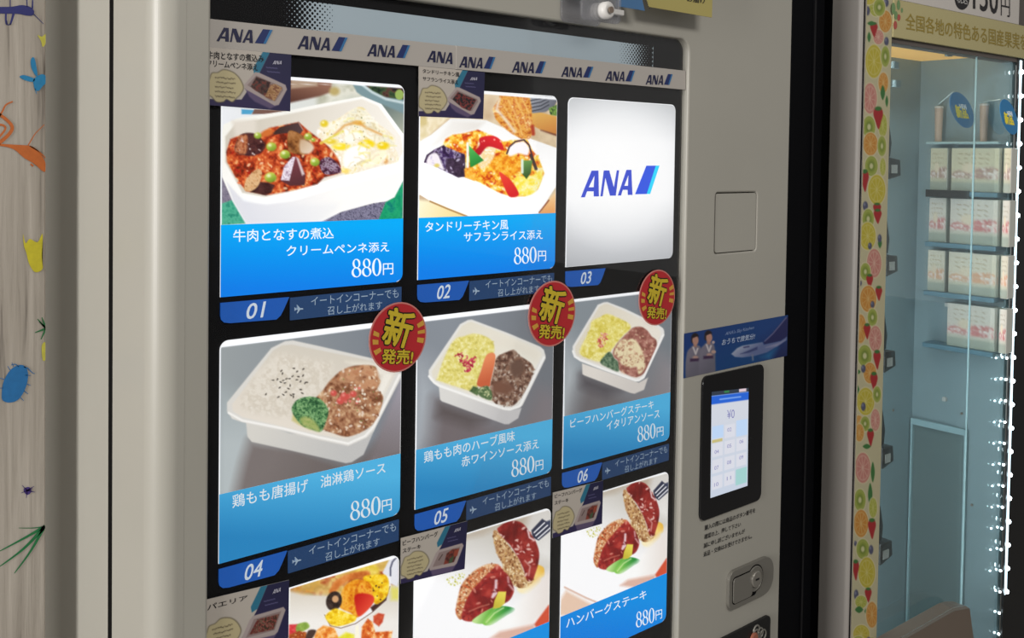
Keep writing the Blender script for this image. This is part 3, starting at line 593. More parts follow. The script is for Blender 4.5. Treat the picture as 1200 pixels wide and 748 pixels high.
def paint_paella(p):
    p.org(330, 640, 6.927)
    p.poly([(0, -50), (1050, -50), (1050, 1200), (0, 1200)], p.grad((214, 206, 192), (238, 234, 228), (300, 380), (300, 620)))
    p.poly([(40, 330), (500, 190), (900, 60), (980, 60), (980, 300), (400, 395), (250, 388), (40, 350)], p.tex([(196, 150, 60), (110, 116, 56), (170, 70, 40), (222, 186, 110), (206, 168, 84)], 12, 2), 3)
    p.poly([(60, 355), (300, 300), (420, 330), (400, 385), (180, 385)], p.tex([(214, 160, 70), (190, 150, 80), (226, 190, 120)], 9), 4)
    p.poly([(880, 330), (960, 340), (960, 440), (890, 440)], (222, 214, 110), 3)
    p.poly([(820, 215), (880, 100), (950, 80), (955, 280), (940, 330), (870, 300)], (226, 226, 232), 1); p.line([(935, 88), (900, 130), (884, 180), (884, 240)], 12, (70, 72, 96), .8)
    p.poly([(700, 150), (760, 150), (790, 200), (780, 230), (620, 240), (600, 200)], p.tex([(220, 190, 60), (240, 214, 110)], 4), 2, sm=True)
    p.line([(415, 370), (450, 310), (520, 262), (600, 240), (690, 228)], 58, p.tex([(186, 96, 40), (214, 128, 60), (232, 160, 96)], 8), 1.5)
    p.poly([(345, 560), (395, 640), (480, 672), (600, 640), (740, 548), (850, 440), (888, 330), (885, 260), (860, 240), (700, 300), (420, 500)], (240, 240, 242), .8)
    p.line([(350, 560), (395, 648), (480, 668), (600, 632), (735, 540), (845, 440), (880, 330)], 6, (120, 84, 60), .6)
    p.poly([(720, 500), (800, 440), (860, 360), (850, 440), (740, 535)], (70, 44, 40), 1)
    p.poly([(660, 265), (740, 235), (840, 235), (872, 300), (860, 400), (800, 460), (760, 470), (720, 420)], p.tex([(214, 150, 20), (240, 196, 30), (250, 220, 80)], 3.6, 1.8), 1, sm=True)
    p.specks([(700, 250), (850, 250), (850, 400), (760, 440)], 9, [(80, 50, 30)], (.5, 1.2), 3)
    p.poly([(468, 490), (478, 400), (520, 320), (590, 275), (650, 275), (720, 305), (742, 400), (735, 470), (620, 580), (560, 545), (500, 520)], p.tex([(206, 104, 18), (228, 144, 30), (242, 176, 60), (222, 120, 30)], 5, 1.6), 1, sm=True)
    p.line([(640, 280), (600, 360), (590, 480)], 8, (196, 90, 24), 1.2, .7); p.line([(500, 350), (490, 420), (500, 500)], 12, (246, 206, 110), 1.5, .6)
    p.poly([(592, 410), (640, 385), (700, 390), (745, 410), (748, 455), (700, 520), (640, 570), (615, 560), (600, 500)], p.grad((190, 30, 24), (222, 70, 50), (600, 430), (700, 500)), 1, sm=True)
    p.ell(425, 448, 64, 80, p.tex([(40, 30, 26), (78, 62, 54)], 3), 15, .8); p.ell(436, 432, 26, 28, (206, 160, 116), 10, .8)
    rice = [(355, 580), (380, 540), (440, 508), (520, 540), (600, 570), (600, 605), (560, 628), (470, 652), (400, 640)]
    p.poly(rice, p.tex([(220, 170, 20), (246, 210, 40), (252, 232, 110)], 2.6, 1.6), 1, sm=True)
    p.poly([(40, 640), (130, 635), (140, 700), (60, 730), (40, 740)], p.tex([(190, 30, 40), (226, 90, 90)], 4), 1); p.poly([(125, 640), (200, 620), (225, 660), (160, 700), (120, 700)], p.tex([(120, 150, 60), (160, 186, 90)], 4), 1, sm=True)
    p.poly([(40, 730), (140, 690), (200, 700), (210, 770), (40, 900)], p.tex([(200, 120, 50), (150, 60, 30), (230, 180, 110)], 3), 1); p.poly([(195, 760), (215, 690), (265, 680), (280, 700), (240, 760)], (74, 56, 50), 1, sm=True)
    p.poly([(240, 800), (290, 680), (340, 645), (430, 665), (470, 760), (450, 900), (240, 900)], p.tex([(206, 90, 30), (236, 150, 60), (250, 200, 130)], 4, 1.8), 1)
    p.poly([(440, 760), (520, 700), (590, 720), (610, 900), (440, 900)], p.tex([(222, 214, 40), (240, 232, 100)], 4), 1.5)
    p.poly([(590, 900), (600, 650), (625, 640), (640, 900)], (250, 244, 220), 1); p.poly([(640, 900), (650, 660), (700, 590), (740, 620), (760, 700), (900, 690), (870, 900)], p.tex([(196, 80, 30), (226, 120, 50), (250, 210, 150)], 4, 1.9), 1)
    p.poly([(745, 570), (785, 545), (835, 555), (820, 620), (790, 655), (745, 620)], p.tex([(190, 60, 40), (220, 110, 70)], 4), 1)
    p.T = lambda q: np.array(q, float); p.k = 1
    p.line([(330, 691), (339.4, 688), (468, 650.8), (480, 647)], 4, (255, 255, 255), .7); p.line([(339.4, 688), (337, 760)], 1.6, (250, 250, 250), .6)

def paint_hamburg(p):
    p.org(480, 590, 4.73)
    p.poly([(-60, -60), (880, -60), (880, 960), (-60, 960)], p.grad((208, 204, 196), (258, 258, 260), (380, 160), (260, 480)))
    p.poly([(560, 30), (800, 20), (800, 330), (700, 300)], p.grad((214, 210, 204), (236, 234, 230), (650, 80), (760, 300)), 8)
    p.poly([(300, 190), (380, 155), (480, 130), (560, 88), (660, 62), (640, 125), (500, 125), (400, 170)], (184, 168, 148), 6)
    p.poly([(675, 150), (735, 86), (790, 122), (785, 150), (715, 207), (682, 190)], (50, 54, 74), .8); p.line([(770, 110), (810, 96)], 26, (60, 66, 90), 1)
    for a, b in (((690, 163), (748, 108)), ((700, 180), (765, 122)), ((712, 196), (778, 138))): p.line([a, b], 6.5, (240, 240, 244), .5)
    p.poly([(695, 345), (738, 352), (748, 380), (742, 408), (690, 420)], p.grad((236, 184, 70), (250, 220, 130), (740, 360), (700, 400)), 1, sm=True)
    p.poly([(600, 460), (700, 405), (730, 430), (700, 490), (620, 500)], p.grad((244, 210, 130), (254, 240, 196), (690, 430), (640, 480)), 1.5, sm=True)
    cr = [(462, 170), (480, 150), (520, 190), (560, 250), (600, 300), (640, 390), (690, 420), (660, 455), (620, 470), (570, 450), (520, 390), (515, 340), (480, 270)]
    p.poly(cr, p.tex([(150, 98, 60), (184, 138, 92), (210, 172, 124), (232, 206, 164)], 2.2, 1.5), 1, sm=True)
    p.specks(cr, 120, [(244, 228, 186), (120, 72, 34), (206, 160, 96)], (.5, 1.2), 5, .8, 1.4)
    sa = [(487, 150), (500, 128), (540, 103), (590, 98), (630, 115), (665, 160), (700, 215), (718, 275), (714, 330), (700, 380), (680, 428), (650, 425), (630, 360), (595, 290), (560, 235), (530, 205)]
    p.poly(sa, p.tex([(104, 24, 22), (138, 36, 32), (166, 56, 48)], 8, 1.8), .9, sm=True)
    p.specks(sa, 26, [(230, 190, 180), (196, 110, 100)], (.6, 1.5), 5, .85, 2); p.line([(655, 150), (665, 190), (690, 205)], 9, (236, 206, 206), 1); p.line([(640, 320), (668, 350), (660, 400)], 8, (222, 170, 160), 1, .8)
    cr2 = [(272, 640), (255, 600), (268, 520), (290, 450), (345, 385), (400, 350), (450, 335), (500, 345), (510, 380), (400, 440), (330, 520), (300, 600), (290, 640)]
    p.poly(cr2, p.tex([(160, 84, 50), (196, 120, 76), (222, 164, 116), (240, 208, 168)], 2.4, 1.5), 1, sm=True); p.specks(cr2, 90, [(246, 226, 190), (130, 60, 30), (206, 96, 50)], (.5, 1.2), 7, .8, 1.4)
    sa2 = [(290, 642), (300, 580), (335, 500), (395, 430), (450, 375), (490, 345), (520, 375), (545, 400), (575, 460), (575, 500), (545, 545), (470, 575), (400, 615), (350, 655)]
    p.poly(sa2, p.tex([(116, 24, 24), (152, 38, 36), (184, 64, 54)], 8, 1.8), .9, sm=True)
    p.line([(480, 430), (478, 470), (460, 520), (480, 500)], 15, (240, 224, 230), 1.2, .9); p.line([(545, 410), (550, 450), (575, 480)], 10, (226, 190, 190), 1.2, .8)
    p.specks(sa2, 30, [(226, 150, 130), (110, 24, 30)], (.6, 1.6), 5, .7, 2.2); p.line([(330, 600), (390, 575), (440, 560)], 5, (226, 160, 130), 1, .7)
    p.poly([(345, 655), (400, 610), (470, 575), (495, 565), (440, 625), (405, 668)], p.grad((196, 230, 150), (110, 184, 70), (380, 620), (430, 640)), .8, sm=True)
    p.poly([(405, 668), (440, 620), (500, 572), (575, 580), (580, 600), (540, 622), (455, 675)], p.grad((140, 206, 90), (34, 140, 54), (440, 640), (560, 600)), .8, sm=True); p.line([(425, 660), (470, 610), (520, 580)], 7, (226, 244, 180), 1, .8)
    p.poly([(492, 490), (536, 490), (528, 555), (500, 580), (462, 585), (470, 540)], p.grad((236, 222, 90), (206, 190, 60), (520, 500), (490, 570)), .8)
    p.specks([(205, 430), (240, 400), (300, 390), (300, 430), (250, 460)], 26, [(196, 196, 80), (226, 222, 130)], (.6, 1.3), 3, .8)
    p.poly([(440, 680), (560, 600), (640, 500), (745, 400), (790, 360), (790, 560), (690, 668), (600, 700), (480, 745)], p.grad((258, 258, 256), (240, 232, 226), (560, 600), (740, 600)), 4)
    p.poly([(690, 672), (770, 565), (800, 570), (800, 680), (700, 690)], (214, 84, 54), 1.2)
    p.poly([(445, 750), (500, 712), (600, 690), (690, 670), (700, 700), (560, 760)], (226, 184, 166), 2.5)
    p.poly([(20, 860), (60, 800), (130, 830), (300, 900), (300, 960), (0, 960)], (236, 204, 180), 3)
    p.line([(50, 780), (200, 838), (330, 880)], 6, (206, 150, 120), 1.5)
    p.T = lambda q: np.array(q, float); p.k = 1
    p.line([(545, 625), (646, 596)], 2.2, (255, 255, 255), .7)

# ------------------------------------------------------------------ other flat prints
def paint_flyer(kind):
    def f(p):      # local coordinates 0..150 x 0..100
        p.poly([(-5, -5), (155, -5), (155, 105), (-5, 105)], (184, 176, 167))
        p.poly([(112, -5), (155, -5), (155, 105), (-5, 105), (-5, 90), (60, 86), (90, 40)], p.grad((30, 30, 66), (44, 36, 78), (130, 0), (80, 100)), .6)
        p.poly([(100, -5), (112, -5), (92, 36), (82, 40), (80, 30)], (40, 112, 140), .6)
        cl = [(4, 54), (8, 44), (18, 42), (28, 36), (42, 38), (52, 44), (60, 54), (64, 66), (58, 78), (52, 84), (44, 92), (34, 88), (28, 93), (16, 94), (8, 86), (0, 80), (0, 64)]
        p.poly(cl, (104, 96, 74), 1.6, sm=True); p.poly([((x-31)*.95+31, (y-66)*.95+66) for x, y in cl], (186, 174, 136), .8, sm=True)
        rs = np.random.RandomState(5)
        for k in range(5):
            x = 14+(k % 2)*2-(2 if k == 3 else 0)
            while x < 49-(3 if k == 2 else 0): w_ = .5+rs.rand()*1.0; yy = 51+k*8+(rs.rand()-.5)*1.6; p.line([(x, yy), (x+w_, yy+(rs.rand()-.5)*1.5)], 1.3, (70, 60, 44), .5, .5+.5*rs.rand()); p.line([(x, yy+1.4), (x+w_*.8, yy+1.6)], 1.0, (70, 60, 44), .5, .6*rs.rand()); x += w_+1.2
        for (x, y, w_) in ((104, 26, 22), (106, 33, 26)):
            for k in range(int(w_/3)): p.line([(x+k*3, y+(k % 2)*.5), (x+k*3+1.8, y+.6)], 1.3, (120, 118, 160), .6, .7)
        if kind in ('eggplant', 'tandoori'): rim = [(64, 60), (84, 36), (92, 37), (140, 54), (143, 62), (128, 90), (120, 92), (68, 68)]; inn = [(70, 60), (86, 42), (134, 58), (136, 64), (122, 84), (112, 84)]; bd = [(66, 66), (74, 80), (84, 88), (112, 98), (128, 90)]
        else: rim = [(84, 46), (140, 44), (144, 50), (130, 84), (124, 88), (66, 86), (64, 80), (78, 52)]; inn = [(86, 52), (136, 50), (124, 80), (72, 80)]; bd = [(66, 82), (72, 98), (118, 100), (130, 84)]
        p.poly(bd, (92, 78, 110), 1.5); p.poly(rim, (168, 154, 152), .8); p.poly(inn, (140, 122, 120), .8)
        if kind == 'eggplant':
            p.poly([(76, 62), (86, 44), (112, 52), (106, 78), (84, 68)], p.tex([(44, 26, 28), (84, 40, 36), (60, 56, 52), (110, 50, 44)], 4, 3.0), 1); p.poly([(112, 56), (122, 54), (134, 60), (120, 84), (102, 78)], p.tex([(150, 108, 70), (186, 146, 104), (130, 84, 60)], 4, 3.0), 1)
        elif kind == 'tandoori': p.poly([(76, 62), (88, 46), (132, 60), (118, 84), (98, 78)], p.tex([(34, 26, 30), (110, 36, 36), (136, 60, 56), (50, 30, 34)], 5, 3.0), 1)
        elif kind == 'paella': p.poly([(78, 76), (92, 54), (132, 54), (122, 78)], p.tex([(60, 50, 36), (120, 44, 40), (150, 90, 80), (90, 84, 66), (104, 40, 36)], 4, 3.2), 1)
        else:
            p.poly([(98, 80), (104, 58), (118, 52), (134, 54), (122, 80)], p.tex([(76, 34, 30), (100, 50, 42), (130, 56, 44)], 4, 2.6), 1); p.poly([(122, 56), (134, 54), (130, 68), (120, 70)], (146, 66, 48), 1.2); p.poly([(112, 70), (122, 66), (118, 80), (110, 80)], (66, 84, 58), 1); p.line([(86, 68), (94, 58)], 2, (70, 50, 44))
    return f
def paint_airline_sticker(p):
    p.org(790, 360, 8.0)
    p.poly([(0, 0), (1200, 0), (1200, 720), (0, 720)], p.grad((24, 56, 118), (14, 62, 116), (200, 250), (500, 600)))
    p.poly([(700, 80), (1100, 40), (1100, 520), (850, 560)], p.grad((22, 60, 120), (20, 34, 84), (880, 200), (1020, 440)), 6); p.poly([(820, 470), (880, 420), (960, 380), (900, 500)], (30, 100, 150), 5)
    for (x, y, sx) in ((200, 250, 0), (325, 225, 1)):
        p.poly([(x-45, y+130), (x-20, y+110), (x+30, y+110), (x+55, y+150), (x+62, y+260), (x+50, y+430), (x-75, y+440), (x-95, y+330), (x-80, y+180)], p.grad((116, 112, 128), (98, 96, 110), (x-60, y+200), (x+50, y+300)), 1, sm=True)
        p.poly([(x-36, y+22), (x-10, y-6), (x+22, y+8), (x+26, y+50), (x+10, y+80), (x-36, y+84)], (40, 30, 34), 1, sm=True); p.poly([(x-20, y+90), (x+14, y+90), (x+12, y+125), (x-16, y+125)], (160, 120, 108), 1)
        p.ell(x+(4 if sx else 0), y+62, 29, 44, (176, 132, 118), soft=.8); p.poly([(x-34, y+24), (x-2, y-2), (x+28, y+20), (x+12, y+26), (x-22, y+38)], (34, 24, 28), .8, sm=True)
        p.ell(x+(6 if sx else 0), y+225, 26, 18, (174, 140, 132), soft=1); p.line([(x-20, y+130), (x+2, y+190), (x+20, y+140)], 12, (214, 206, 206), 1); p.poly([(x-50, y+235), (x+40, y+230), (x+40, y+255), (x-50, y+262)], (60, 40, 70), 1)
    p.ell(368, 330, 14, 14, (180, 160, 160)); p.ell(370, 420, 22, 16, (176, 146, 136))
    p.poly([(835, 335), (900, 270), (1050, 95), (1075, 95), (1060, 290), (950, 330), (860, 350)], (30, 34, 84), 1); p.line([(1050, 100), (930, 245), (850, 320)], 7, (120, 116, 150), 1)
    p.poly([(535, 440), (560, 415), (590, 385), (640, 362), (830, 328), (842, 352), (1000, 318), (1058, 278), (1058, 308), (980, 362), (870, 425), (760, 458), (640, 474), (570, 468)], p.grad((150, 158, 182), (92, 104, 146), (620, 370), (700, 465)), .8)
    p.poly([(620, 440), (780, 372), (780, 398), (700, 430)], (56, 66, 112), 1); p.line([(655, 378), (700, 370)], 9, (40, 44, 90), 1); p.line([(735, 450), (738, 495)], 16, (110, 116, 140), 1); p.poly([(860, 380), (1000, 330), (1040, 310), (960, 365)], (140, 140, 170), 1.5)
def paint_screen(p):      # local 0..90 x 0..250
    p.poly([(-5, -5), (100, -5), (100, 260), (-5, 260)], p.grad((206, 210, 220), (196, 206, 222), (40, 40), (40, 250)))
    p.poly([(-5, -5), (100, -5), (100, 9), (-5, 9)], (46, 56, 70)); p.poly([(66, 0), (84, 0), (84, 8), (66, 8)], (220, 196, 206)); p.poly([(30, 1), (42, 1), (42, 6), (30, 6)], (50, 120, 70))
    p.poly([(-5, 10), (100, 10), (100, 30), (-5, 30)], (36, 96, 206)); p.line([(20, 20), (70, 20)], 3, (130, 170, 235), 1)
    for r in range(4):
        for c in range(3): p.poly([(3+c*29, 84+r*39), (28+c*29, 84+r*39), (28+c*29, 116+r*39), (3+c*29, 116+r*39)], (214, 216, 226), .8)
    p.poly([(2, 82), (29, 82), (29, 112), (2, 112)], (186, 210, 240)); p.poly([(60, 78), (88, 78), (88, 118), (60, 118)], (186, 210, 240)); p.poly([(2, 114), (27, 114), (27, 121), (2, 121)], (196, 184, 120)); p.poly([(60, 200), (88, 200), (88, 240), (60, 240)], (160, 206, 204))
FRUIT = {'lemon': ((196, 180, 50), (214, 204, 120)), 'lime': ((166, 172, 60), (200, 200, 110)), 'kiwi': ((150, 164, 62), (176, 186, 96)), 'orange': ((206, 138, 50), (222, 180, 110)), 'pinkgf': ((200, 128, 116), (222, 180, 160))}
def fruit(p, k, x, y, rx, ry):
    if k == 'berry': p.ell(x, y, rx, ry, (82, 84, 110), soft=.5, hi=(140, 144, 168)); return
    if k == 'straw': p.poly([(x-rx, y-ry*.5), (x-rx*.4, y-ry), (x+rx*.5, y-ry), (x+rx, y-ry*.45), (x+rx*.6, y+ry*.3), (x+rx*.1, y+ry), (x-rx*.5, y+ry*.4)], (176, 36, 38), .5, sm=True); p.ell(x, y-ry*.9, rx*.7, ry*.2, (60, 120, 50)); return
    if k == 'leaf': p.poly([(x, y-ry), (x+rx, y), (x, y+ry), (x-rx, y)], (58, 120, 56), .5, sm=True); return
    c1, c2 = FRUIT[k]; p.ell(x, y, rx+.8, ry+1, (222, 212, 172), soft=.5); p.ell(x, y, rx, ry, c1, soft=.5); p.ell(x, y, rx*.84, ry*.84, c2, soft=.5); p.ell(x, y, rx*.78, ry*.78, c1, soft=.5)
    if k == 'kiwi': p.ell(x, y, rx*.5, ry*.5, (120, 140, 50), soft=1); p.ell(x, y, rx*.28, ry*.28, (206, 206, 150), soft=.6); return
    for a in range(0, 180, 36): ca, sa = math.cos(math.radians(a+9)), math.sin(math.radians(a+9)); p.line([(x-rx*.78*ca, y-ry*.78*sa), (x+rx*.78*ca, y+ry*.78*sa)], .7, c2, .4, .9)
FR1 = [('lime', 125, 25, 24, 32), ('berry', 95, 38, 8, 16), ('berry', 160, 10, 9, 14), ('orange', 157, 75, 22, 38), ('pinkgf', 133, 130, 18, 25), ('straw', 117, 105, 13, 25), ('leaf', 100, 130, 6, 18), ('leaf', 108, 82, 14, 8), ('berry', 161, 145, 8, 15), ('lemon', 117, 215, 29, 58), ('kiwi', 157, 198, 15, 36), ('orange', 150, 290, 17, 35), ('pinkgf', 103, 345, 24, 53), ('leaf', 148, 325, 8, 26), ('leaf', 162, 355, 5, 20), ('lime', 148, 440, 15, 40), ('straw', 132, 415, 17, 38), ('kiwi', 100, 445, 22, 38), ('orange', 105, 505, 25, 40), ('kiwi', 145, 512, 15, 35), ('lime', 148, 585, 10, 30), ('kiwi', 108, 582, 22, 35), ('straw', 85, 635, 14, 38), ('lemon', 127, 665, 30, 52), ('berry', 87, 722, 9, 16), ('straw', 128, 735, 14, 22)]
FR2 = [('kiwi', 97, 20, 20, 35), ('straw', 130, 12, 14, 25), ('lemon', 95, 80, 28, 48), ('berry', 103, 115, 7, 12), ('leaf', 138, 105, 7, 18), ('berry', 137, 88, 7, 14), ('pinkgf', 118, 175, 25, 50), ('kiwi', 87, 205, 18, 30), ('berry', 70, 245, 5, 9), ('straw', 102, 240, 12, 25), ('orange', 97, 300, 28, 46), ('straw', 134, 282, 12, 25), ('berry', 112, 320, 7, 12), ('kiwi', 112, 365, 17, 30), ('orange', 70, 405, 20, 50), ('pinkgf', 122, 440, 22, 45), ('straw', 93, 415, 12, 27), ('kiwi', 85, 500, 24, 38), ('orange', 103, 560, 22, 36), ('straw', 128, 515, 13, 33), ('berry', 80, 545, 8, 14), ('leaf', 62, 556, 8, 8), ('leaf', 60, 620, 6, 16), ('straw', 117, 592, 13, 33), ('lemon', 88, 660, 30, 48), ('berry', 80, 678, 8, 15), ('kiwi', 128, 635, 14, 28), ('orange', 64, 735, 16, 26), ('kiwi', 86, 738, 16, 26), ('pinkgf', 122, 725, 16, 38)]
FR3 = [('orange', 66, 22, 16, 30), ('straw', 105, 40, 12, 30), ('leaf', 92, 70, 14, 9), ('leaf', 66, 120, 10, 8), ('pinkgf', 78, 145, 27, 53), ('leaf', 113, 160, 7, 36), ('leaf', 104, 238, 8, 40), ('lime', 114, 285, 14, 34), ('kiwi', 68, 258, 20, 38), ('orange', 72, 340, 25, 48), ('straw', 110, 360, 14, 35), ('berry', 52, 410, 5, 9), ('kiwi', 78, 430, 22, 35), ('berry', 107, 432, 8, 16), ('lemon', 92, 512, 29, 53), ('straw', 53, 505, 12, 35), ('berry', 55, 590, 8, 18), ('lime', 72, 615, 20, 22), ('straw', 97, 592, 12, 25), ('leaf', 65, 642, 14, 12), ('leaf', 94, 648, 10, 12), ('orange', 110, 660, 20, 45), ('lemon', 73, 728, 28, 32), ('kiwi', 110, 770, 20, 30)]
def paint_fruit_strip(p):
    p.poly([(900, -200), (1200, -200), (1200, 900), (900, 900)], (196, 188, 150))
    for L, oy in ((FR1, 0), (FR2, 250), (FR3, 500)):
        for k, x, y, rx, ry in L: fruit(p, k, 985+x/2.99, oy+y/2.99, rx/2.99, ry/2.99)
    for L, oy in ((FR3, -249), (FR1, 748)):
        for k, x, y, rx, ry in L: fruit(p, k, 985+(x+(26 if oy < 0 else -62))/2.99, oy+y/2.99, rx/2.99, ry/2.99)
    g_ = p.C.mean(1, keepdims=True); p.C = (g_+(p.C-g_)*.92)*.90
def paint_pack(kind):
    def f(p):      # local 0..100 x 0..100, a printed product box
        top, fr = {'berry': ((222, 214, 204), (206, 120, 120)), 'peach': ((224, 214, 196), (226, 166, 130)), 'cream': ((214, 206, 180), (176, 140, 130))}[kind]
        p.poly([(-5, -5), (105, -5), (105, 105), (-5, 105)], p.grad(top, (176, 178, 160), (50, 60), (50, 100)))
        p.poly([(0, 50), (100, 42), (100, 72), (0, 70)], p.tex([top, fr, (236, 226, 220), fr], 12, 1.8), 3); p.ell(38, 46, 14, 12, (232, 214, 190), soft=3)
        rs = np.random.RandomState(3)
        for r in range(3):
            for c in range(5): x, y = 12+c*15+rs.rand()*4, 12+r*11; p.line([(x, y), (x+8*rs.rand()+3, y+rs.rand()*4)], 2.2, (150, 130, 100), 1, .6)
        p.poly([(0, 80), (100, 80), (100, 100), (0, 100)], (170, 176, 164), 3)
    return f
# ------------------------------------------------------------------ the room around
fl = link('floor', box(-8, 10, -14.0, 1.6, -.05, 0), mat('floor_tile', (150, 146, 140), .4, noise=.1, nscale=3)); fl['kind'] = 'structure'
wb = link('wall_back', box(-3.5, 4.5, 1.3, 1.4, 0, 2.9), mat('wall_paint', (150, 146, 138), .7)); wb['kind'] = 'structure'

# ------------------------------------------------------------------ the meal vending machine
XR = 1.076*S; YF = -.008; XLD = -.060*S; RC = .020; TOPZ = 1.83
vm = thing('vending_machine', 'ivory vending machine with a black framed display of lit frozen meal cards', 'vending machine', (.4, .35, 0))
ztop = (P(480, 2.2, YF)[2] + P(700, 29, YF)[2])/2; zbot = Z0 - 1.10*S; xwr = P(807, 100, YF)[0]
hole = rrect(-.0005, xwr, zbot, ztop, .016)
zh0, zh1 = P(837, 298, YF)[2], P(837, 226, YF)[2]; xh0, xh1 = P(838, 260, YF)[0], P(886.5, 260, YF)[0]
hatch_hole = rrect(xh0, xh1, zh0, zh1, .005)
plate_with_hole([(XLD+RC, .12), (XR, .12), (XR, TOPZ), (XLD+RC, TOPZ)], [hole, hatch_hole], YF, YF+.02, 'door_panel', M_body, vm, .0022)
arc = [(XLD+RC-RC*math.sin(math.radians(a)), YF-.0001+RC-RC*math.cos(math.radians(a))) for a in np.linspace(0, 90, 20)]
prof = [(XLD+RC+.006, YF-.0001)]+arc+[(XLD, .078), (XLD+.06, .078), (XLD+.06, YF+.01), (XLD+RC+.006, YF+.01)]
link('door_edge', prism([np.array([x, y, .12]) for x, y in prof], (0, 0, TOPZ-.12)), M_body, vm)
link('door_gasket', box(XLD+.0004, XR-.01, .077, .0885, .10, TOPZ-.005), M_gap, vm)
link('cabinet', bevel(box(XLD+.0012, XR-.002, .0875, .72, 0, TOPZ), .004), M_body, vm)
link('hatch_cover', bevel(prism([np.array([x, YF+.0006, z]) for x, z in rrect(xh0+.0013, xh1-.0013, zh0+.0013, zh1-.0013, .004)], (0, .012, 0)), .0008), M_body, vm)
link('hatch_recess', box(xh0-.002, xh1+.002, YF+.013, YF+.019, zh0-.002, zh1+.002), M_gap, vm)
link('display_back', box(-.006, xwr+.006, .0016, .03, zbot-.005, ztop+.005), M_disp, vm)
# header light box with halftone ends
hb_top = (W(0, 0)[2]+P(439, 12.6)[2]*0 + (P(439, 12.3)[2]+P(690, 43.7)[2])/2 - W(0, 0)[2]); hb_bot = W(0, ZW['bt']-.004)[2]
hx0, hx1 = P(330, 20)[0], P(766, 60)[0]
link('header_lightbox', box(hx0, hx1, .0006, .0015, hb_bot, hb_top), mat('header_glow', (150, 163, 170), .5, emit=.62, diff=.5, noise=.05, nscale=3), vm)
def halftone(xa, xb, left):
    mes_v, mes_f = [], []; pitch = .0052; nrow = int((hb_top-hb_bot)/(pitch/2))+1; ncol = int(abs(xb-xa)/(pitch/2))+2
    for r in range(nrow+1):
        for c in range(ncol):
            if (r+c) % 2: continue
            x = min(xa, xb)+c*pitch/2; z = hb_top-r*pitch/2
            t = abs(x-xa)/abs(xb-xa); rad = pitch*.5*(1.02-.86*t)
            if t > 1: continue
            rad = min(rad, pitch*.52); k = len(mes_v)
            for i in range(10):
                a = 2*math.pi*i/10; mes_v.append((x+rad*math.cos(a), .0004-.00001*(r % 2), min(max(z+rad*math.sin(a), hb_bot), hb_top)))
            mes_f.append(tuple(range(k, k+10)))
    o = link('halftone_dots', mesh(mes_v, mes_f), M_disp, vm); o['kind'] = 'stuff'
halftone(P(330, 20)[0], P(391, 20)[0], True); halftone(P(764, 60)[0], P(727, 60)[0], False)
link('header_frame', join([box(-.0004, hx0+.0005, .0003, .0014, hb_bot, hb_top)]), M_disp, vm)
link('display_pane', box(0, xwr, -.0021, -.0013, zbot, ztop), M_pane, vm)
# payment terminal
zt0 = (P(818, 612, YF)[2]+P(889, 585, YF)[2])/2; zt1 = (P(824, 441, YF)[2]+P(893, 426, YF)[2])/2; xt0, xt1 = P(820, 530, YF)[0], P(891.3, 520, YF)[0]
tm = link('payment_terminal', bevel(prism([np.array([x, YF-.003, z]) for x, z in rrect(xt0, xt1, zt0, zt1, .010)], (0, .006, 0)), .0012), mat('terminal_glass', (15, 15, 18), .18), vm)
tm['label'] = 'black glass payment terminal with a lit touch screen'
qs = [P(832.6, 584, YF-.0033), P(876, 569.5, YF-.0033), P(834, 459.5, YF-.0033), P(877.3, 454.8, YF-.0033)]
sc = quad_picture('touch_screen', qs, 60, 150, 90, 250, paint_screen, mat('screen_glow', None, .3, emit=.92, diff=.2, attr=True), tm)
def scr(s, x, y, w_, h, m=None, off=0.0):
    st = np.array([[x, 250-y], [x+w_, 250-y], [x, 250-y+h], [x+w_, 250-y+h]], float)/[90, 250]
    text3(s, list(bil([q+np.array([0, -.0003, 0]) for q in qs], st)), m or mat('screen_ink', (120, 120, 170), .5, emit=.6), sc, 'screen_digits', off)
scr('¥0', 37, 70, 18, 22)
for n_, (x, y) in {'02': (38, 101), '04': (8, 148), '05': (38, 141), '06': (68, 137), '07': (8, 186), '08': (38, 181), '09': (68, 177), '10': (8, 226), '11': (38, 220)}.items(): scr(n_, x, y, 10, 9)
# printed notice below the terminal
for s_, bl, br, h in (('購入の際には商品のボタン番号を', (825.7, 622.3), (885, 600.8), 6.2), ('確認の上、押して下さい', (825.3, 632.6), (868, 617.2), 6), ('誠に申し訳ございませんが', (824.6, 643), (872.6, 625.2), 6), ('返品・交換はお受けできません。', (824.3, 653.2), (881, 631.2), 6)):
    text(s_, quad(bl, br, h, h*.9, .3), YF-.0004, M_ink, vm, name='notice_lettering', offset=.012)
# lock escutcheon
xl0, xl1 = P(851, 690, YF)[0], P(902.8, 680, YF)[0]; zl0 = (P(858, 712, YF)[2]+P(897, 694, YF)[2])/2; zl1 = (P(858, 667, YF)[2]+P(897, 651.5, YF)[2])/2
lk = link('lock_plate', bevel(prism([np.array([x, YF-.005, z]) for x, z in rrect(xl0, xl1, zl0, zl1, (.012, .022, .022, .012), 8)], (0, .006, 0)), .002, 3), M_chrome, vm)
lk['label'] = 'brushed metal lock plate with a key cylinder'
kc = P(885.5, 678.5, YF-.006); hz = (zl0+zl1)/2
link('flap_groove', prism([np.array([x, YF-.0053, z]) for x, z in rrect(xl0+.0068, kc[0]+.004, hz-.0195, hz+.0175, .006)], (0, .0003, 0)), M_gap, lk)
link('bezel_groove', lathe(kc+[0, .0012, 0], (0, -1, 0), [(.0192, 0), (.0192, .0004)], 32), M_gap, lk)
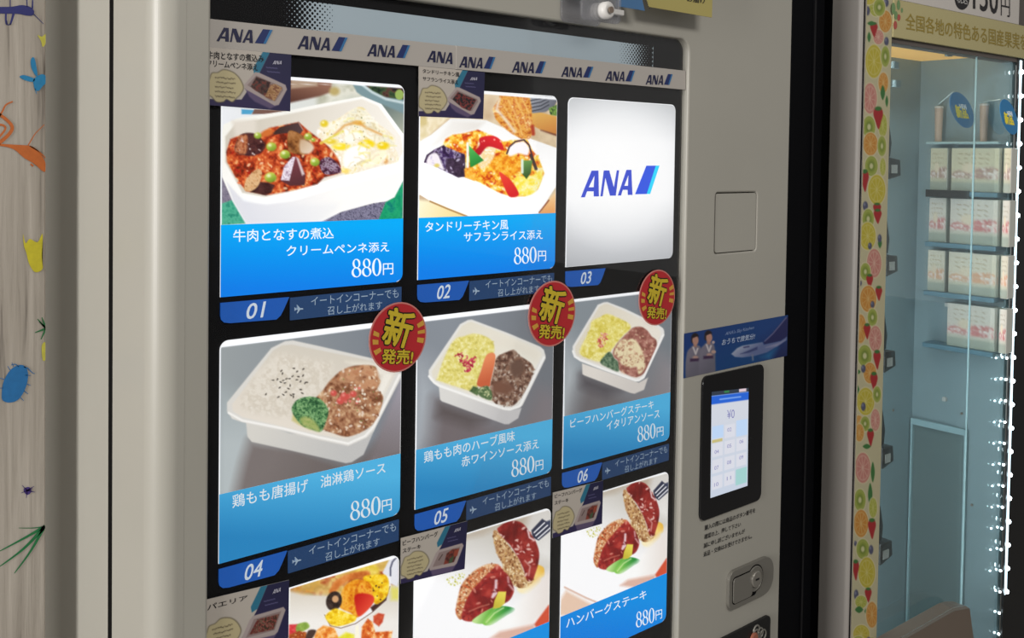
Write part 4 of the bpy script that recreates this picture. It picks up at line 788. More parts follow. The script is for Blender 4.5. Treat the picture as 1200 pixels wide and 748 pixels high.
link('handle_flap', bevel(prism([np.array([x, YF-.0066, z]) for x, z in rrect(xl0+.008, kc[0]-.008, hz-.018, hz+.016, .005)], (0, .002, 0)), .001), M_chrome, lk)
link('key_bezel', lathe(kc+[0, .0012, 0], (0, -1, 0), [(.0175, 0), (.0175, .001), (.016, .0016), (.0155, .0008)], 32), M_chrome, lk)
link('key_cylinder', lathe(kc+[0, .001, 0], (0, -1, 0), [(.011, 0), (.011, .003), (.010, .0038)], 28), mat('key_metal', (176, 172, 164), .3, metal=.8), lk)
link('keyhole', box(kc[0]-.004, kc[0]+.004, kc[1]-.0032, kc[1]-.0028, kc[2]-.0012, kc[2]+.0012), M_black, lk)
# card reader at the bottom
zr1 = (P(845, 748, YF)[2]+P(893, 722.5, YF)[2])/2; xr0, xr1 = P(838, 750, YF)[0], P(900, 735, YF)[0]
rd = link('card_reader', bevel(prism([np.array([x, YF-.004, z]) for x, z in rrect(xr0, xr1, zr1-.15, zr1, .008)], (0, .006, 0)), .0015), M_black, vm)
for (u, v) in ((886.5, 739), (890.5, 742), (886, 744), (894, 744)):
    c = P(u, v, YF-.0045); 
    bm = bmesh.new(); me = bpy.data.meshes.new('m')
    vs2 = []; nn_, mm_ = 20, 8
    for i in range(nn_):
        for j in range(mm_):
            a = 2*math.pi*i/nn_; b = 2*math.pi*j/mm_; r = .0068+.0014*math.cos(b); vs2.append((c[0]+r*math.cos(a), c[1]+.0014*math.sin(b), c[2]+r*math.sin(a)))
    link('silver_ring', mesh(vs2, [(i*mm_+j, ((i+1) % nn_)*mm_+j, ((i+1) % nn_)*mm_+(j+1) % mm_, i*mm_+(j+1) % mm_) for i in range(nn_) for j in range(mm_)]), M_chrome, rd, True)
c = P(883, 748, YF-.0045); link('red_button', lathe(c, (0, -1, 0), [(.008, 0), (.008, .002), (.006, .003)], 20), mat('copper_button', (150, 90, 70), .4), rd)
# black side panel on the right of the machine
link('side_panel', box3((XR-.004, .062, 0), (.205, 0, 0), (0, .05, 0), (0, 0, TOPZ)), M_void, vm)
link('side_seam', box(P(948, 300, .06)[0], P(950, 300, .06)[0], .0595, .064, .05, TOPZ-.02), mat('seam_black', (12, 13, 18), .5), vm)

# ------------------------------------------------------------------ lit menu cards
BANDS = {1: ((0, 168, 244), (16, 124, 228)), 2: ((78, 172, 218), (42, 128, 184)), 3: ((0, 146, 232), (0, 124, 224))}  # row two is duller: its weak backlight is put into the colours
def menu_card(cols, row, label, painter, lines, shift=(0, 0), band=True):
    x0, x1 = XW[cols+'l'], XW[cols+'r']; zt, zb, ze = ZW['r%dt' % row], ZW['r%db' % row], ZW['r%de' % row]
    t = thing('menu_card', label, 'menu card', W((x0+x1)/2, ze), 'lit menu cards in the display')
    cr = (0, .010, .010, .010)
    link('card_backing', prism([np.array([x*S, .0002, z*S+Z0]) for x, z in rrect(x0, x1, ze, zt, cr)], (0, .0010, 0)), M_lit, t)
    ztp = zt-.0010
    if band:
        picture('meal_picture' , (x0+.0007, x1-.0007, zb, ztp), 0, painter, M_pic, t, 1.0, shift=shift, corners=(0, 0, .0095, .0095))
        c1, c2 = BANDS[row]; pz1, pz2 = proj(W((x0+x1)/2, zb)), proj(W((x0+x1)/2, ze))
        def bp(p): p.poly([(0, -300), (1300, -300), (1300, 1300), (0, 1300)], p.grad(c1, c2, (pz1[0], pz1[1]+4), pz2)); 
        picture('caption_band', (x0, x1, ze, zb), -.0001, bp, M_pic, t, .35, corners=(0, .010, 0, 0))
    else: picture('logo_panel', (x0+.0004, x1-.0004, ze+.0004, ztp), 0, painter, M_pic, t, .7, corners=(0, .0095, .0095, .0095))
    tm_ = M_txtw if row != 2 else mat('dull_lit_lettering', (222, 232, 238), .5, emit=.8, diff=.3)
    for (s_, q, nm, of) in lines:
        if s_ == '880': price3([P(a, b, -.0005) for a, b in q], tm_, t, nm)
        else: text(s_, q, -.0005, tm_, t, name=nm, offset=of)
    return t
menu_card('c1', 1, 'lit card of beef and aubergine with creamy penne, 880 yen, top left of the display', paint_eggplant_penne, [
    ('牛肉となすの煮込', quad((273.4, 283.8), (391, 279.6), 14.5, 13), 'caption_lettering', .008), ('クリームペンネ添え', quad((335.7, 300.5), (456, 295), 12.5, 11.5), 'caption_lettering', .008),
    ('880', quad((411.7, 325.6), (447.2, 323.2), 22, 20.5), 'price_lettering', .012), ('円', quad((448.8, 322.4), (460.8, 321.5), 13.5, 13), 'price_lettering', .004)])
menu_card('c2', 1, 'lit card of tandoori chicken with saffron rice, 880 yen, top middle of the display', paint_tandoori, [
    ('タンドリーチキン風', quad((498.5, 272.3), (595.6, 269), 12, 11.5), 'caption_lettering', .008), ('サフランライス添え', quad((543.8, 283.7), (635.9, 280.4), 11.5, 11), 'caption_lettering', .008),
    ('880', quad((602, 310.3), (629, 308), 20, 19), 'price_lettering', .012), ('円', quad((630.6, 306.6), (639.9, 305.9), 12.5, 12), 'price_lettering', .004)])
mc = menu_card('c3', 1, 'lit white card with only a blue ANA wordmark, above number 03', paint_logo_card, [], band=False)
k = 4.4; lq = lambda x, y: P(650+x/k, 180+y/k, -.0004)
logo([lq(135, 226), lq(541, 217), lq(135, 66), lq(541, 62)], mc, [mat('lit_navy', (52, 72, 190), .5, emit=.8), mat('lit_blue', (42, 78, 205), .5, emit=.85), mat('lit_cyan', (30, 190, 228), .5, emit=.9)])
menu_card('c1', 2, 'grey-toned card of white rice, broccoli and fried chicken, above number 04', paint_rice_chicken, [
    ('鶏もも唐揚げ', quad((272.4, 595.8), (361, 576), 15.5, 15), 'caption_lettering', .008), ('油淋鶏ソース', quad((375.8, 572.3), (451.6, 554.5), 14.5, 13), 'caption_lettering', .008),
    ('880', quad((410, 611.5), (446.3, 602.5), 23, 21.5), 'price_lettering', .012), ('円', quad((447.5, 601), (459, 598), 14, 13.5), 'price_lettering', .004)])
menu_card('c2', 2, 'grey-toned card of yellow rice, carrot and dark chicken, above number 05', paint_red_wine_chicken, [
    ('鶏もも肉のハーブ風味', quad((497, 543), (603.2, 516.8), 13.5, 12.5), 'caption_lettering', .008), ('赤ワインソース添え', quad((540.9, 547.6), (631.4, 525.5), 12, 11.5), 'caption_lettering', .008),
    ('880', quad((599, 560.3), (626.4, 553.2), 20.5, 19.5), 'price_lettering', .012), ('円', quad((627.6, 552.6), (636.6, 550.2), 12, 11.5), 'price_lettering', .004)])
menu_card('c3', 2, 'grey-toned card of yellow rice and cheese-topped hamburg steak, 880 yen, above number 06', paint_italian_burger, [
    ('ビーフハンバーグステーキ', quad((668.4, 502), (766, 478.8), 10.5, 10), 'caption_lettering', .006), ('イタリアンソース', quad((711, 504.6), (772.9, 489.4), 10.5, 10), 'caption_lettering', .006),
    ('880', quad((746.8, 519), (768.4, 513.2), 18.5, 17.5), 'price_lettering', .012), ('円', quad((769.6, 512.6), (777.5, 510.3), 11, 10.5), 'price_lettering', .004)])
menu_card('c1', 3, 'lit card of a spoonful of paella, cut off by the lower edge, left column', paint_paella, [])
menu_card('c2', 3, 'lit card of glazed hamburg steak on a fork, middle column of the lowest row', paint_hamburg, [])
def hamburg2(p):
    paint_hamburg(p)
menu_card('c3', 3, 'lit card of glazed hamburg steak on a fork, right column of the lowest row', hamburg2, [
    ('ハンバーグステーキ', quad((663.7, 737), (757.5, 701.6), 12, 11), 'caption_lettering', .008), ('880', quad((745, 736.6), (767.2, 729.4), 18.5, 17.5), 'price_lettering', .012), ('円', quad((768.4, 727.3), (775.8, 724.7), 11, 10.5), 'price_lettering', .004)],
    shift=(XW['c2l']-XW['c3l'], 0))

# number tabs and eat-in labels: one design, repeated under the cards
def inner(q): return P(q[0], q[1], 0)
def number_tab(n_, cols, row, label):
    off = np.array([(XW[cols+'l']-XW['c1l'])*S, 0, (ZW['r%de' % row]-ZW['r1e'])*S])
    p = [inner(q)+off for q in [(258.6, 355.3), (339, 348.4), (333, 362), (329, 370), (324, 374.6), (270, 378.9), (263, 378.2), (259.5, 375), (258.5, 370)]]
    t = thing('number_tab', label, 'number tab', p[5], 'blue number tabs below the menu cards')
    link('tab_plate', prism(p, (0, .0012, 0)), mat('tab_blue', (30, 98, 196), .45, emit=.42, diff=.55), t)
    q3 = [inner(q)+off+np.array([0, -.0004, 0]) for q in [(287.2, 374.4), (307.6, 372.0), (290.8, 356.2), (311.4, 353.2)]]
    text3(n_, q3, M_txtl, t, 'number_lettering', .012)
for i_, (n_, c_, r_, d_) in enumerate((('01', 'c1', 1, 'the penne card'), ('02', 'c2', 1, 'the tandoori card'), ('03', 'c3', 1, 'the plain wordmark card'), ('04', 'c1', 2, 'the white rice card'), ('05', 'c2', 2, 'the red wine chicken card'), ('06', 'c3', 2, 'the cheese hamburg card'))):
    number_tab(n_, c_, r_, 'slanted blue number tab reading %s below %s' % (n_, d_))
def eat_in(cols, row, label):
    off = np.array([(XW[cols+'l']-XW['c1l'])*S, 0, (ZW['r%de' % row]-ZW['r1e'])*S])
    wd = (XW[cols+'r']-XW[cols+'l'])/(XW['c1r']-XW['c1l'])
    p = [inner(q)+off for q in [(340.2, 349.2), (470.6, 336.3), (470.3, 361.2), (340.4, 375.6)]]
    t = thing('eat_in_label', label, 'label', p[3], 'dark blue eat-in labels below the menu cards')
    link('label_plate', prism(p, (0, .0012, 0)), mat('eat_in_blue', (34, 66, 110), .5, emit=.30), t)
    for s_, q in (('イートインコーナーでも', [(364.4, 358.2), (466.8, 348.6), (364.4, 348.4), (466.8, 338.4)]), ('召し上がれます', [(383.5, 369.3), (447.6, 362.3), (383.5, 359.3), (447.6, 352.6)])):
        text3(s_, [inner(a)+off+np.array([0, -.0003, 0]) for a in q], M_txtd, t, 'label_lettering')
    pl = [(0, 5), (.9, 3.5), (.9, 1), (5, -2.2), (5, -3.2), (.9, -1.6), (.7, -4), (2, -5), (2, -5.8), (0, -5.2)]; pl = pl+[(-x, y) for x, y in reversed(pl)]
    ca, sa = math.cos(math.radians(-88)), math.sin(math.radians(-88)); pl = [(350.6+(x*ca-y*sa)*1.0, 362.2-(x*sa+y*ca)*1.0) for x, y in pl]
    link('plane_symbol', fill_poly([inner(q)+off+np.array([0, -.0003, 0]) for q in pl]), M_txtd, t)
for c_, r_, d_ in (('c1', 1, 'aubergine and penne card'), ('c2', 1, 'tandoori chicken card'), ('c1', 2, 'white rice and fried chicken card'), ('c2', 2, 'red wine chicken card'), ('c3', 2, 'cheese hamburg card')):
    eat_in(c_, r_, 'dark blue eat-in label with a plane symbol under the %s' % d_)

# ------------------------------------------------------------------ things stuck onto the display pane
YS = -.0030
zb0, zb1 = W(0, ZW['bb'])[2], W(0, ZW['bt'])[2]
def banner(xa, xb, logos, label, y=YS):
    t = thing('wordmark_tape', label, 'banner tape', (float(xa+xb)/2, y, zb0), 'paper tapes printed with the ANA wordmark')
    link('tape', bevel(box(xa, xb, y, y+.0006, zb0, zb1), .0002, 1), mat('tape_paper', (172, 166, 160), .5, noise=.03, nscale=10), t)
    for q, pt in logos:
        logo([P(a, b, y-.0003) for a, b in q], t, [M_navy, M_flag, M_flag2], pt)
L4 = lambda xa, xb, yb1, yb2, yt1, yt2, k='an2f': ([(xa, yb1), (xb, yb2), (xa, yt1), (xb, yt2)], k)
banner(P(242.6, 30, YS)[0], P(539, 70, YS)[0], [L4(253.6, 319.7, 48.2, 53.2, 28.8, 35.2), L4(348.3, 407.5, 57.4, 62, 38.6, 44.2), L4(430, 480.7, 65.8, 69.8, 48.8, 53.2), L4(500.2, 530.6, 72.4, 76, 58.6, 61.8, 'a')], 'grey paper tape with four blue ANA wordmarks, left half above the cards')
banner(P(534, 70, YS)[0], P(802.8, 95, YS)[0], [L4(538, 580.6, 79, 82.2, 63.6, 67), L4(599.8, 640, 85, 87.4, 69.6, 72.2), L4(657.6, 695.5, 90, 92.2, 75.8, 78.4), L4(709.3, 744.2, 94.6, 96.8, 81.2, 82.8), L4(756.6, 788.4, 99, 100.6, 85.8, 87)], 'grey paper tape with five blue ANA wordmarks, right half above the cards', YS-.0008)

def flyer(kind, corners, lines, label):
    y = YS; q = [P(a, b, y) for a, b in corners]     # bl, br, tl, tr
    t = thing('meal_flyer', label, 'flyer', (q[0]+q[1])/2, 'small flyers stuck over the corners of the cards')
    link('flyer_sheet', prism([q[0]+[0, .0003, 0], q[1]+[0, .0003, 0], q[3]+[0, .0003, 0], q[2]+[0, .0003, 0]], (0, .0004, 0)), mat('paper_edge', (150, 146, 140), .6), t)
    quad_picture('flyer_print', q, 150, 100, 150, 100, paint_flyer(kind), M_print, t)
    for s_, qq, of in lines: text(s_, qq, y-.0003, M_ink, t, name='flyer_lettering', offset=of)
    st = np.array([[.765, .80], [.875, .81], [.77, .865], [.88, .875]]) if kind in ('eggplant', 'tandoori') else np.array([[.79, .83], [.89, .84], [.795, .90], [.895, .91]])
    logo(list(bil([a+np.array([0, -.0004, 0]) for a in q], st)), t, [mat('flyer_white', (176, 174, 190), .5)]*3, 'a')
    return t
flyer('eggplant', [(242.4, 123), (340.2, 130.6), (242.6, 55), (341.4, 64)], [('牛肉となすの煮込み', [(242.8, 68.6), (309, 73.2), (242.8, 59.6), (309, 64.6)], .018), ('クリームペンネ添え', [(242.4, 77.6), (302, 83), (242.4, 69.6), (302, 75.2)], .018)], 'small flyer with aubergine and penne tray on the top left card')
flyer('tandoori', [(490.6, 136.4), (566.2, 139.6), (490.9, 77.5), (568.2, 84.6)], [('タンドリーチキン風', [(495.4, 85.6), (538.4, 90.4), (495.4, 80.6), (538.4, 85)], .014), ('サフランライス添え', [(495.4, 94.4), (537, 99.2), (495.4, 89.6), (537, 94)], .014)], 'small flyer with a tray of red chicken on the top middle card')
flyer('paella', [(238.6, 776), (338, 748), (239.7, 703.6), (338.9, 680)], [('パエリア', [(243, 716), (290, 703), (243, 709), (290, 697.6)], .01)], 'small flyer reading パエリア on the spoon card at the lower left')
flyer('beef', [(469.6, 684.6), (544.5, 667), (470, 631), (547.9, 610.8)], [('ビーフハンバーグ', [(472, 640), (513, 628.6), (472, 633.8), (513, 622.8)], .014), ('ステーキ', [(471.8, 648.8), (493, 643), (471.8, 643.6), (493, 638)], .014)], 'small hamburg steak flyer on the lowest middle card, below tab 05')
flyer('beef', [(647.6, 631), (705.6, 614), (648.2, 577.6), (706.9, 563.4)], [('ビーフハンバーグ', [(650, 584.4), (682, 576.6), (650, 579.6), (682, 572)], .014), ('ステーキ', [(650, 592.2), (666, 588.4), (650, 587.6), (666, 584)], .014)], 'small hamburg steak flyer on the lowest right card, below tab 06')

def round_sticker(cu, cv, rad, label):
    c = P(cu, cv, YS-.001); t = thing('new_item_sticker', label, 'sticker', c+[0, 0, -rad], 'round red stickers with yellow lettering')
    def ring(r, y, n=48, cx=0): return [c+np.array([r*math.cos(2*math.pi*i/n), y, r*math.sin(2*math.pi*i/n)]) for i in range(n)]
    link('sticker_disc', prism(ring(rad, 0), (0, .0006, 0)), mat('sticker_edge', (196, 120, 112), .4), t)
    link('red_face', fill_poly(ring(rad*.955, -.0001)), M_red, t)
    q0 = P(466.8, 395.6, 0); sc_ = rad/.0340
    T = lambda x, y, d: c+(P(425+x/6.8, 340+y/6.8, 0)-q0)*sc_+np.array([0, d, 0])
    for s_, qq in (('新', [(145, 425), (345, 462), (215, 135), (425, 195)]), ('発売!', [(148, 585), (388, 592), (160, 470), (402, 478)])):
        text3(s_, [T(a, b, -.0003) for a, b in qq], M_black, t, 'lettering_outline', .062 if s_ == '新' else .066)
        text3(s_, [T(a, b, -.0007) for a, b in qq], M_yel, t, 'yellow_lettering', .026)
    for rr in ([(430, 275), (480, 240), (488, 280), (440, 305)], [(437, 328), (492, 315), (494, 345), (437, 352)], [(435, 378), (488, 385), (480, 425), (430, 415)], [(90, 325), (132, 345), (130, 378), (82, 362)], [(78, 395), (125, 400), (125, 435), (80, 437)], [(84, 487), (138, 460), (150, 488), (104, 522)]):
        link('ray', fill_poly([T(a, b, -.0003) for a, b in rr]), M_gold, t)
round_sticker(466.8, 395.4, .0340, 'round red sticker with yellow 新発売 lettering on the white rice card')
round_sticker(647.3, 367.8, .0364, 'round red sticker with yellow 新発売 lettering between the middle and right columns')
round_sticker(770.2, 348.9, .0342, 'round red sticker with yellow 新発売 lettering at the right edge of the display')

# airline sticker on the door
ya = YF-.0006; qa = [P(801.2, 443.6, ya), P(922.4, 417.0, ya), P(802, 391.2, ya), P(923.4, 369.4, ya)]; qa[1][0] = qa[3][0] = min(qa[1][0], qa[3][0])
t = thing('airline_sticker', 'long blue sticker with two attendants and an airliner above the payment terminal', 'sticker', (qa[0]+qa[1])/2)
link('sticker_sheet', prism([q+np.array([0, .0001, 0]) for q in (qa[0], qa[1], qa[3], qa[2])], (0, .0004, 0)), mat('sheet_blue', (24, 56, 110), .4), t)
quad_picture('sticker_print', qa, 260, 110, 1, 1, paint_airline_sticker, M_gloss, t, pix=True)
text("ANA's Sky Kitchen", quad((849.6, 394.6), (883, 386.8), 5.6, 5, 1.2), ya-.0002, mat('sticker_letters', (130, 150, 190), .5), t, name='sticker_lettering')
text('おうちで旅気分!', quad((845.6, 405.2), (883.8, 397.4), 7.4, 6.8, 1.4), ya-.0002, mat('sticker_letters2', (176, 190, 214), .5), t, name='sticker_lettering', offset=.01)

# acrylic holder and leaflet at the top
yh = YF-.034
t = thing('leaflet_holder', 'clear acrylic holder with a white knob above the display', 'holder', P(705, 24, YF-.02))
x0_, x1_ = P(682, 10, yh)[0], P(728, 12, yh)[0]; z0_ = P(690, 23.5, yh)[2]
link('holder_front', bevel(prism([np.array([x, yh, z]) for x, z in rrect(x0_, x1_, z0_, z0_+.10, .008)], (0, .0025, 0)), .0008), M_acr, t)
link('holder_back', bevel(prism([np.array([x, YF-.0035, z]) for x, z in rrect(x0_, x1_, z0_, z0_+.10, .008)], (0, .0025, 0)), .0008), M_acr, t)
link('holder_base', box(x0_+.004, x1_-.004, yh+.002, YF-.003, z0_+.034, z0_+.0365), M_acr, t)
kc2 = P(708.5, 12.5, yh-.001)
kn = link('knob', lathe(kc2+[0, .004, 0], (0, -1, 0), [(.0085, 0), (.0095, .003), (.0095, .010), (.007, .012), (.004, .0115)], 28), M_white, t, True)
link('knob_screw', lathe(kc2+[0, -.0085, 0], (0, -1, 0), [(.0036, 0), (.0036, .002)], 16), M_steel, kn)
link('wing', bevel(box(kc2[0]+.008, kc2[0]+.028, kc2[1]-.004, kc2[1]+.003, kc2[2]-.003, kc2[2]+.003), .001), M_white, kn)
yl = YF-.026; zlf = (P(762, 9.8, yl)[2]+P(834, 19, yl)[2])/2
t = thing('leaflet', 'yellow and blue leaflet sticking out at the top edge of the door', 'leaflet', P(780, 13, yl))
xa, xb, xc = P(733, 5, yl)[0], P(761, 10, yl)[0], P(834.5, 14, yl)[0]
link('yellow_sheet', prism([np.array(q) for q in [(xb, yl, zlf), (xc, yl, zlf), (xc, yl, zlf+.10), (xb-.05, yl, zlf+.10)]], (0, .0012, 0)), mat('leaflet_yellow', (166, 154, 92), .5), t)
zb_ = P(740, 7.5, yl)[2]
link('blue_sheet', prism([np.array(q) for q in [(xa-.01, yl+.0015, zb_-.002), (xb-.006, yl+.0015, zb_-.002), (xb-.05, yl+.0015, zlf+.10), (xa-.01, yl+.0015, zlf+.10)]], (0, .0010, 0)), mat('leaflet_blue', (70, 112, 156), .5), t)
text('お届け', quad((805, 1.5), (826.5, 4.5), 8, 8, 1), yl-.0004, M_ink, t, name='leaflet_lettering', offset=.02)
for k_ in range(5): pt_ = P(756.2+k_*1.2, 1.2+k_*2.1, yl-.0003); link('printed_dot', lathe(pt_, (0, -1, 0), [(.0006, 0), (.0006, .0001)], 8), M_ink, t)

# ------------------------------------------------------------------ painted board at the left
yw = .160; xwd = P(53.4, 374, yw)[0]
wd = thing('painted_board', 'white weathered wooden board with colourful painted insects, left edge of the picture', 'board', (xwd-.25, yw+.01, 0))
m = mat('weathered_wood', (158, 150, 141), .7); nt = m.node_tree; b = nt.nodes['Principled BSDF']
tc = nt.nodes.new('ShaderNodeTexCoord'); mp = nt.nodes.new('ShaderNodeMapping'); mp.inputs['Scale'].default_value = (60, 60, 3.2); nt.links.new(tc.outputs['Object'], mp.inputs[0])
n1 = nt.nodes.new('ShaderNodeTexNoise'); n1.inputs['Scale'].default_value = 1.6; n1.inputs['Detail'].default_value = 6; n1.inputs['Distortion'].default_value = .4; nt.links.new(mp.outputs[0], n1.inputs['Vector'])
cr = nt.nodes.new('ShaderNodeValToRGB'); cr.color_ramp.elements[0].position = .28; cr.color_ramp.elements[0].color = lc((74, 66, 60)); cr.color_ramp.elements[1].position = .38; cr.color_ramp.elements[1].color = lc((152, 144, 134))
e_ = cr.color_ramp.elements.new(.7); e_.color = lc((176, 168, 158)); nt.links.new(n1.outputs[0], cr.inputs[0]); nt.links.new(cr.outputs[0], b.inputs['Base Color'])
bp = nt.nodes.new('ShaderNodeBump'); bp.inputs['Strength'].default_value = .5; bp.inputs['Distance'].default_value = .002; nt.links.new(n1.outputs[0], bp.inputs['Height']); nt.links.new(bp.outputs[0], b.inputs['Normal'])
x_ = xwd; k_ = 0
for wpl in (.062, .11, .12, .12, .12):
    link('plank', bevel(box(x_-wpl+.0006, x_, yw, yw+.016, 0, 2.2), .0010, 1), m, wd); x_ -= wpl
def blot(name, pts, col, sm=True, rough=.6):
    pts = [tuple(q) for q in (smooth_pts(pts, 4) if sm else pts)]
    pts = [q for q in pts]; q3 = [P(a, b_, yw-.0006) for a, b_ in pts]; q3 = [np.array([min(q[0], xwd-.0003), q[1], q[2]]) for q in q3]; return fill_poly(q3)
def stroke(pts, w_):
    pts = smooth_open(pts); out = []; n = len(pts)
    L_, R2 = [], []
    for i in range(n):
        a = pts[max(i-1, 0)]; b_ = pts[min(i+1, n-1)]; d = b_-a; d = d/(np.linalg.norm(d)+1e-9); nrm = np.array([-d[1], d[0]]); ww = (w_[0]+(w_[1]-w_[0])*i/(n-1))/2
        L_.append(pts[i]+nrm*ww); R2.append(pts[i]-nrm*ww)
    v = [P(a, b_, yw-.0006) for a, b_ in L_+R2]; v = [np.array([min(q[0], xwd-.0003), q[1], q[2]]) for q in v]
    return mesh(v, [(i, i+1, n+i+1, n+i) for i in range(n-1)])
def smooth_open(p, k=5):
    p = np.array(p, float); n = len(p); out = []
    for i in range(n-1):
        a, b_, c_, d = p[max(i-1, 0)], p[i], p[i+1], p[min(i+2, n-1)]
        for j in range(k): t_ = j/k; out.append(.5*((2*b_)+(-a+c_)*t_+(2*a-5*b_+4*c_-d)*t_*t_+(-a+3*b_-3*c_+d)*t_**3))
    out.append(p[-1]); return np.array(out)
paintm = lambda n_, c: mat(n_, c, .65, noise=.15, nscale=200)
def drawing(name, mes, mm, lab): o = link(name, join(mes), mm, wd); o['label'] = lab
drawing('painted_insect', [blot('', [(-30, 8), (10, 8), (25, 6), (35, 8), (40, 13), (38, 18), (30, 18), (18, 16), (-30, 15)], 0), stroke([(7, 16), (7, 24), (8, 29)], (2.2, 2)), stroke([(16, 16), (14, 23), (12, 29)], (3, 2)), stroke([(8, 24), (9, 29), (13, 28)], (1, 1)), stroke([(32, 8), (31, -6)], (1.2, 1)), stroke([(38, 10), (38.5, -6)], (2, 1)), stroke([(12, 8), (12, -6)], (1, 1)), stroke([(39, 16), (45, 22), (51, 28)], (1, .5))], paintm('paint_navy', (30, 34, 104)), 'navy blue painted creature')
drawing('painted_insect', [blot('', [(42, 89), (37, 80), (36, 71), (38.5, 67), (41, 70), (43, 80), (44, 88)], 0), blot('', [(23, 90), (28, 88), (38, 91), (41, 93), (38, 96), (29, 94)], 0), blot('', [(39, 94), (44, 89), (50, 87), (54, 90), (54, 97), (50, 101), (46, 106), (42, 106), (40, 102)], 0), stroke([(41, 104), (43, 110)], (1, .6))], paintm('paint_sky', (16, 122, 172)), 'bright blue painted fly')
drawing('painted_insect', [blot('', [(-20, 167), (0, 168.5), (15, 169.5), (35, 171), (44, 176), (50, 184), (53.5, 192), (53, 201), (49, 200), (40, 192), (28, 185), (16, 175), (0, 171), (-20, 170)], 0), stroke([(-6, 144), (2, 132), (7, 123), (15, 119)], (2.4, 1.6)), stroke([(-2, 133), (6, 139), (13, 146), (14, 152), (8, 160), (-4, 170)], (3.4, 4.5)), stroke([(-4, 146), (4, 147), (6, 152), (-4, 164)], (2.4, 2.4)), stroke([(33, 170.5), (38, 162), (42, 156), (52, 146)], (1.4, .8)), stroke([(36, 192), (39, 195)], (2, 2)), stroke([(35, 171), (46, 178), (54, 186)], (1.4, 1))], paintm('paint_orange', (186, 96, 32)), 'orange painted insect')
drawing('painted_splash', [blot('', [(27, 274), (30, 285), (35, 280), (44, 284), (50, 274), (49, 300), (50, 315), (41, 319), (34, 309), (31, 297), (28, 288)], 0)], paintm('paint_yellow', (196, 184, 36)), 'yellow paint splash')
drawing('painted_splash', [blot('', [(44, 41), (49, 43), (54, 40), (54, 50), (50, 55), (48, 48)], 0), blot('', [(49, 405), (54, 402), (54, 420), (50, 422)], 0)], paintm('paint_yellow2', (190, 184, 70)), 'small pale yellow paint marks')
drawing('painted_insect', [blot('', [(2, 464), (4, 448), (12, 434), (22, 428), (30, 430), (33, 440), (30, 455), (22, 468), (12, 472), (4, 470)], 0)]+[stroke([a, b_], (.9, .5)) for a, b_ in [((12, 434), (9, 429)), ((30, 440), (36, 440)), ((31, 450), (36, 452)), ((28, 458), (33, 462)), ((5, 445), (0, 443)), ((4, 455), (-1, 455)), ((24, 466), (28, 470)), ((16, 430), (14, 425))]]+[stroke([(22, 430), (18, 427), (13, 428)], (1, .8)), stroke([(28, 430), (33, 432), (38, 437), (41, 438)], (1.4, .6))], paintm('paint_blue', (22, 104, 164)), 'blue painted bug with hairs')
drawing('painted_insect', [blot('', [(28, 573), (34, 571), (37, 576), (33, 580), (29, 578)], 0)]+[stroke([(32, 575), q], (1.2, .5)) for q in [(26, 569), (40, 570), (41, 577), (31, 584), (25, 578), (38, 573)]], paintm('paint_violet', (62, 40, 116)), 'small violet painted spider')
drawing('painted_grass', [stroke([(53, 617), (30, 630), (0, 646)], (4, 1)), stroke([(53, 617), (28, 643), (0, 664)], (4.5, 1)), stroke([(53, 616), (36, 646), (17, 672)], (4, 1)), stroke([(53, 617), (40, 619), (22, 619)], (1.4, .6))], paintm('paint_green', (22, 112, 62)), 'long green painted grass blades')
drawing('painted_grass', [stroke([(54, 385), a], (3, .8)) for a in [(41, 390), (46, 377), (44, 374), (48, 398), (49, 372)]], paintm('paint_green2', (30, 104, 56)), 'short green painted grass blades')

# ------------------------------------------------------------------ the neighbouring fruit machine
ZT = TOPZ+.02
fm = thing('vending_machine', 'grey vending machine with a lit glass front and a fruit patterned strip', 'vending machine', L2(.35, .35, 0))
M_grey = mat('grey_enamel', (150, 145, 140), .45, noise=.03, nscale=5)
rc = .010; pr_ = [(rc-rc*math.sin(math.radians(a)), rc-rc*math.cos(math.radians(a))) for a in np.linspace(0, 90, 10)]
sa0 = ab(P2(1015, 0))[0]; sa1 = ab((P2(1045, 0)+P2(1036, 374))/2)[0]
aR = ab(P2(1183, 400))[0]; BB = .19
stile = [(a+.0, b_) for a, b_ in pr_]+[(0, .054), (.06, .054), (.06, .02), (sa1, .02), (sa1, 0)]
link('left_stile', prism([L2(a, b_, .1) for a, b_ in stile], (0, 0, ZT-.1)), M_grey, fm)
link('stile_seam', box2(sa0-.0035, sa0-.0020, -.0004, .001, .12, ZT-.02), M_gap, fm)
link('cabinet_side', box2(.004, .05, .054, .75, 0, ZT), M_void, fm)
zband0 = (P2(1045, 43.7)[2]+P2(1190, 67)[2])/2; zband1 = (P2(1062, 1.2)[2]+P2(1195, 31)[2])/2
link('header', box2(sa1-.002, 1.05, .0032, .03, zband0-.008, ZT), mat('header_brown', (92, 84, 80), .5), fm)
link('right_stile', box2(aR+.005, 1.05, .0002, .0038, .1, zband0), M_black, fm)
M_in = mat('cooler_lining', (136, 158, 166), .5, noise=.04, nscale=5); M_in2 = mat('cooler_panel', (116, 140, 146), .4)
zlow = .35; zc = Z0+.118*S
link('interior_back', box2(sa1-.03, aR+.02, BB, BB+.01, zlow, zc+.05), M_in, fm)
link('interior_right', box2(aR, aR+.012, .009, BB, zlow, zc), M_in, fm)
link('interior_left', box2(sa1-.045, sa1-.035, .022, BB, zlow, zc), M_in, fm)
link('interior_floor', box2(sa1-.04, aR+.01, .02, BB, zlow-.01, zlow), M_in2, fm)
